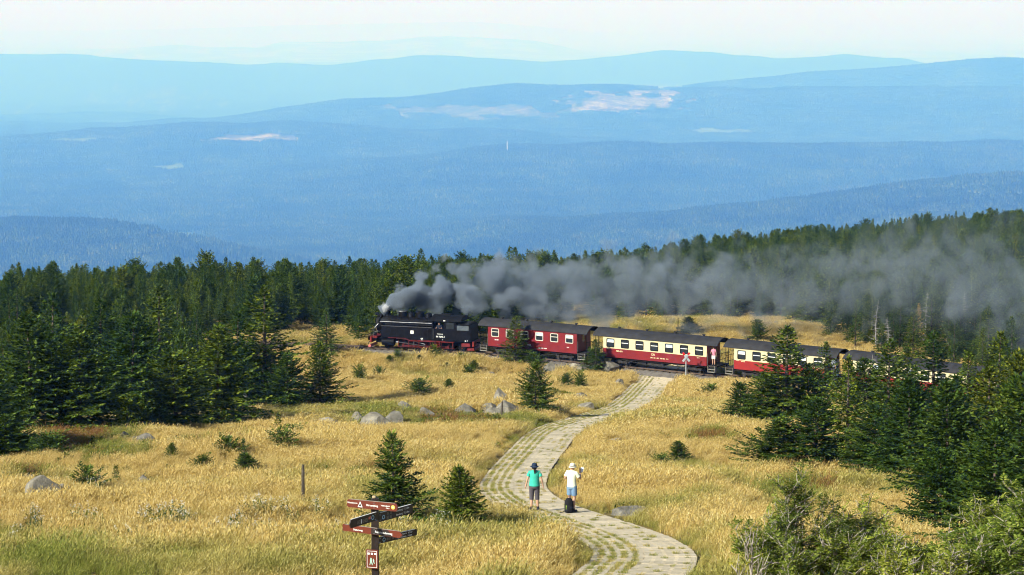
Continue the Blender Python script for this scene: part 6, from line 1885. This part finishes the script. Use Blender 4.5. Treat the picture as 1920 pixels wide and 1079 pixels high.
def build_grass():
    rg = np.random.RandomState(9)
    tall = [tuft_mesh(s, 62, .30, .28, .66, .0065, heads=.55) for s in range(5)] + [tuft_mesh(20+s, 60, .24, .16, .34, .006, .2, .3) for s in range(3)]
    far = [tuft_mesh(40+s, 120, .55, .26, .60, .011, heads=.4) for s in range(5)] + [tuft_mesh(60+s, 120, .5, .16, .3, .011, .2, .3) for s in range(2)]
    def lay(name, y0, y1, dens, meshes, nt_, label):
        W = .262*y1 + 4
        n = int(dens*2*W*(y1-y0)); X = rg.uniform(-W, W, n); Y = rg.uniform(y0, y1, n)
        k = np.abs(X) < .262*Y + 4; X, Y = X[k], Y[k]
        Z = near_h(X, Y); px, py = project(X, Y, Z)
        dp = D_PATH(X, Y); dt = D_TRK(X, Y)
        k = (dp > 1.50*path_k(Y) + .16*vnoise(X*1.3, Y*1.3)) & (dt > 2.45 + .5*vnoise(X, Y))
        wood = inside(px, py, [(x, y-14) for x, y in W_LEFT]) & (dt > 5) & (rg.rand(len(X)) < .8)
        k &= ~wood
        for rx, ry, rr in ROCKS: k &= ((X-rx)**2 + np.where(Y < ry, .22, 1.0)*(Y-ry)**2 > (rr*1.05+.12)**2)
        X, Y, Z, px, py, dp, dt = [a[k] for a in (X, Y, Z, px, py, dp, dt)]
        t = grass_tint(X, Y, px, py); n = len(X)
        s = rg.uniform(.6, 1.25, n)*(1.0+.8*fbm(X/4, Y/5, 3)); edge = 1-sstep(1.6, 2.6, dp); s = s*(1-.45*edge)
        short = (edge > .3) & (rg.rand(n) < .7) | (t > .42) & (rg.rand(n) < .5)
        idx = np.where(short, rg.randint(nt_, len(meshes), n), rg.randint(0, nt_, n))
        rot = np.stack([rg.normal(0, .08, n), rg.normal(0, .08, n), rg.normal(0.0, .45, n)], 1)
        o = instancer(name, np.stack([X, Y, Z], 1), rot, np.stack([s, s, s], 1), idx, meshes, t)
        tag(o, label, 'grass', kind='stuff'); print(name, n)
    lay('meadow_grass', 50, 132, 9.0, tall, 5, 'golden wind-bent grass of the near meadow beside the path')
    lay('slope_grass', 130, 275, 3.6, far, 5, 'golden grass of the far slope up to the railway line')
    # grass through the slab holes
    hm = [tuft_mesh(80+s, 60, .10, .06, .13, .006, .1, .5) for s in range(3)]
    P = np.array([h[0][:] for h in HOLES]); n = len(P); rz = rg.uniform(0, 6.28, n); s = rg.uniform(.55, 1.05, n)
    o = instancer('path_grass', P, np.stack([rz*0, rz*0, rz], 1), np.stack([s, s*1.25, s], 1), rg.randint(0, 3, n), hm, rg.uniform(.25, .60, n))
    tag(o, 'short green grass growing through the slab holes of the path', 'grass', kind='stuff'); print('holes', n)
build_grass()
# ---- bilberry and heather cushions in the rusty patches
def cushion(seed):
    rg = random.Random(seed); vs = []; fs = []
    for k in range(150):
        a = rg.uniform(0, 6.28); r = .42*math.sqrt(rg.random()); p = Vector((r*math.cos(a), r*math.sin(a), .30*(1-(r/.42)**2)*rg.uniform(.3, 1.0)))
        d = Vector((rg.uniform(-1, 1), rg.uniform(-1, 1), rg.uniform(.1, 1.2))).normalized(); s = d.cross(Vector((rg.uniform(-1, 1), rg.uniform(-1, 1), .3))).normalized()
        diamond(vs, fs, p, d, s, rg.uniform(.06, .13), rg.uniform(.02, .035))
    return np_mesh('cushion', np.array(vs), np.array(fs), M_BILB)
def build_bilberry():
    rg = np.random.RandomState(21); n = 60000
    Y = rg.uniform(60, 250, n); X = rg.uniform(-.25, .25, n)*Y; Z = near_h(X, Y); px, py = project(X, Y, Z)
    t = grass_tint(X, Y, px, py); k = (t > .66) & (D_PATH(X, Y) > 2.3) & (D_TRK(X, Y) > 3.5) | (rg.rand(n) < .028) & (D_PATH(X, Y) > 2.2) & (D_TRK(X, Y) > 3.5) & ~inside(px, py, W_LEFT)
    X, Y, Z = X[k], Y[k], Z[k]; n = len(X); rz = rg.uniform(0, 6.28, n); s = rg.uniform(.6, 1.5, n)
    o = instancer('bilberry_cushions', np.stack([X, Y, Z], 1), np.stack([rz*0, rz*0, rz], 1), np.stack([s, s, s], 1), rg.randint(0, 3, n), [cushion(i) for i in range(3)])
    tag(o, 'reddish green bilberry and heather cushions among the boulders', 'ground cover', kind='stuff'); print('cushions', n)
build_bilberry()
# ================================================================ smoke
def plume():
    # axis of the drifting smoke: (px, py, depth, radius px, density)
    A = [(726, 577, 228.5, 11, 2.6), (745, 566, 229, 23, 2.6), (775, 555, 229.5, 32, 1.9), (820, 546, 230, 37, 1.4), (880, 541, 231, 43, .9), (950, 546, 232, 54, .42), (1030, 549, 233, 64, .25), (1110, 546, 234, 70, .18),
         (1200, 538, 235, 66, .16), (1290, 538, 235, 66, .15), (1380, 542, 235, 66, .11), (1470, 542, 234, 70, .075), (1560, 530, 231, 76, .065), (1650, 512, 227, 82, .075), (1740, 502, 222, 90, .075), (1830, 524, 217, 98, .06), (1930, 545, 213, 104, .055), (2060, 556, 209, 104, .05)]
    kx = (line_at_px(898)-line_at_px(690))/11.0; CH = LOCO.matrix_basis @ Vector(((1.95-5.5)*kx, 0, 3.56))    # chimney mouth
    A = [(a[0], a[1], a[2] - 228.5 + CH.y, a[3], a[4]) for a in A]
    P = [CH] + [at(a[0], a[1], a[2]) for a in A[1:]]; R = [a[3]*a[2]/F for a in A]; D = [a[4] for a in A]
    x0, x1 = P[0].x - .6, P[-1].x; zlo, zhi = min(p.z for p in P)-1, max(p.z for p in P)+1
    m = bpy.data.materials.new('coal_smoke'); m.use_nodes = True; nt = m.node_tree; nt.nodes.clear()
    out = nt.nodes.new('ShaderNodeOutputMaterial')
    g = N(nt, 'ShaderNodeNewGeometry'); pos = g.outputs['Position']
    # warp
    nz = N(nt, 'ShaderNodeTexNoise'); nz.inputs['Scale'].default_value = .22; nz.inputs['Detail'].default_value = 2.0; nt.links.new(pos, nz.inputs['Vector'])
    sub = N(nt, 'ShaderNodeVectorMath', operation='SUBTRACT'); nt.links.new(nz.outputs['Color'], sub.inputs[0]); sub.inputs[1].default_value = (.5, .5, .5)
    spx = N(nt, 'ShaderNodeSeparateXYZ'); nt.links.new(pos, spx.inputs[0])
    u0 = math_n(nt, 'DIVIDE', math_n(nt, 'SUBTRACT', spx.outputs[0], x0), x1-x0, clamp=True)
    amp = math_n(nt, 'MULTIPLY_ADD', u0, 5.5, .9)
    sc = N(nt, 'ShaderNodeVectorMath', operation='SCALE'); nt.links.new(sub.outputs[0], sc.inputs[0]); nt.links.new(amp, sc.inputs['Scale'])
    ad = N(nt, 'ShaderNodeVectorMath', operation='ADD'); nt.links.new(pos, ad.inputs[0]); nt.links.new(sc.outputs[0], ad.inputs[1])
    sp = N(nt, 'ShaderNodeSeparateXYZ'); nt.links.new(ad.outputs[0], sp.inputs[0])
    u = math_n(nt, 'DIVIDE', math_n(nt, 'SUBTRACT', sp.outputs[0], x0), x1-x0, clamp=True)
    def curve(vals, lo, hi):
        f = N(nt, 'ShaderNodeFloatCurve'); nt.links.new(u, f.inputs['Value']); c = f.mapping.curves[0]
        pts = [((p.x-x0)/(x1-x0), (v-lo)/(hi-lo)) for p, v in zip(P, vals)]
        c.points[0].location = (0, pts[0][1]); c.points[1].location = (1, pts[-1][1])
        for q in pts[1:-1]: c.points.new(*q)
        f.mapping.update()
        return math_n(nt, 'MULTIPLY_ADD', f.outputs[0], hi-lo, lo)
    zc = curve([p.z for p in P], zlo, zhi); yc = curve([p.y for p in P], 195, 240); rr = curve(R, 0, 7); dn = curve(D, 0, 3.5)
    dz = math_n(nt, 'SUBTRACT', sp.outputs[2], zc); dy = math_n(nt, 'SUBTRACT', sp.outputs[1], yc)
    d = math_n(nt, 'DIVIDE', math_n(nt, 'SQRT', math_n(nt, 'ADD', math_n(nt, 'MULTIPLY', dz, dz), math_n(nt, 'MULTIPLY', dy, dy))), rr)
    n1 = noise_n(nt, ad.outputs[0], .42, 5, .60)
    vo = N(nt, 'ShaderNodeTexVoronoi'); vo.feature = 'F1'; vo.inputs['Scale'].default_value = .50; vo.inputs['Detail'].default_value = 0.0; vo.inputs['Roughness'].default_value = .5
    nt.links.new(ad.outputs[0], vo.inputs['Vector'])
    puff = math_n(nt, 'MULTIPLY', math_n(nt, 'SUBTRACT', .50, vo.outputs['Distance']), 1.5)
    body = math_n(nt, 'ADD', puff, math_n(nt, 'MULTIPLY_ADD', math_n(nt, 'SUBTRACT', n1, .5), 3.6, math_n(nt, 'SUBTRACT', 1.05, d)))
    mr = N(nt, 'ShaderNodeMapRange', interpolation_type='SMOOTHSTEP'); nt.links.new(body, mr.inputs[0]); mr.inputs[1].default_value = .10; mr.inputs[2].default_value = .60
    veil = N(nt, 'ShaderNodeMapRange', interpolation_type='SMOOTHSTEP'); nt.links.new(d, veil.inputs[0]); veil.inputs[1].default_value = 1.75; veil.inputs[2].default_value = .3
    vd = math_n(nt, 'MULTIPLY', math_n(nt, 'MULTIPLY', veil.outputs[0], u0), .045)
    den = math_n(nt, 'ADD', math_n(nt, 'MULTIPLY', math_n(nt, 'MULTIPLY', mr.outputs[0], dn), 1.5), math_n(nt, 'MULTIPLY', vd, n1))
    pv = N(nt, 'ShaderNodeVolumePrincipled'); pv.inputs['Color'].default_value = (.42, .475, .545, 1); pv.inputs['Anisotropy'].default_value = .15
    nt.links.new(den, pv.inputs['Density']); nt.links.new(pv.outputs[0], out.inputs['Volume'])
    m.cycles.volume_step_rate = 0.065
    b = MB(); pts = P + [P[-1]+(P[-1]-P[-2])*.02]
    k = [max(r*1.9, r+.35) for r in R]
    b.tube([P[0]-Vector((.5, 0, .35))] + P, [k[0]*.75] + k, 20)
    o = b.build('smoke_plume', m); tag(o, 'grey brown coal smoke trailing from the chimney over the whole train', 'smoke', kind='stuff')
    # white steam at the chimney mouth
    m2 = bpy.data.materials.new('white_steam'); m2.use_nodes = True; nt = m2.node_tree; nt.nodes.clear(); out = nt.nodes.new('ShaderNodeOutputMaterial')
    tc = N(nt, 'ShaderNodeTexCoord'); ln = N(nt, 'ShaderNodeVectorMath', operation='LENGTH'); nt.links.new(tc.outputs['Object'], ln.inputs[0])
    n1 = noise_n(nt, tc.outputs['Object'], 2.6, 5, .65)
    q = math_n(nt, 'MULTIPLY_ADD', math_n(nt, 'SUBTRACT', n1, .5), 2.6, math_n(nt, 'SUBTRACT', .72, ln.outputs['Value']))
    mr = N(nt, 'ShaderNodeMapRange', interpolation_type='SMOOTHSTEP'); nt.links.new(q, mr.inputs[0]); mr.inputs[2].default_value = .6
    pv = N(nt, 'ShaderNodeVolumePrincipled'); pv.inputs['Color'].default_value = (.98, .98, .98, 1); nt.links.new(math_n(nt, 'MULTIPLY', mr.outputs[0], 6.0), pv.inputs['Density']); nt.links.new(pv.outputs[0], out.inputs['Volume'])
    m2.cycles.volume_step_rate = 0.4
    c = MB(); c.lathe([(.02, -1), (.5, -.87), (.87, -.5), (1, 0), (.87, .5), (.5, .87), (.02, 1)], n=16)
    s = c.build('steam_puff', m2); s.location = CH + Vector((-.22, -.55, .25)); s.scale = (.55, .5, .62)
    tag(s, 'small white steam puff at the chimney mouth', 'steam', kind='stuff')
plume()
build_haze()
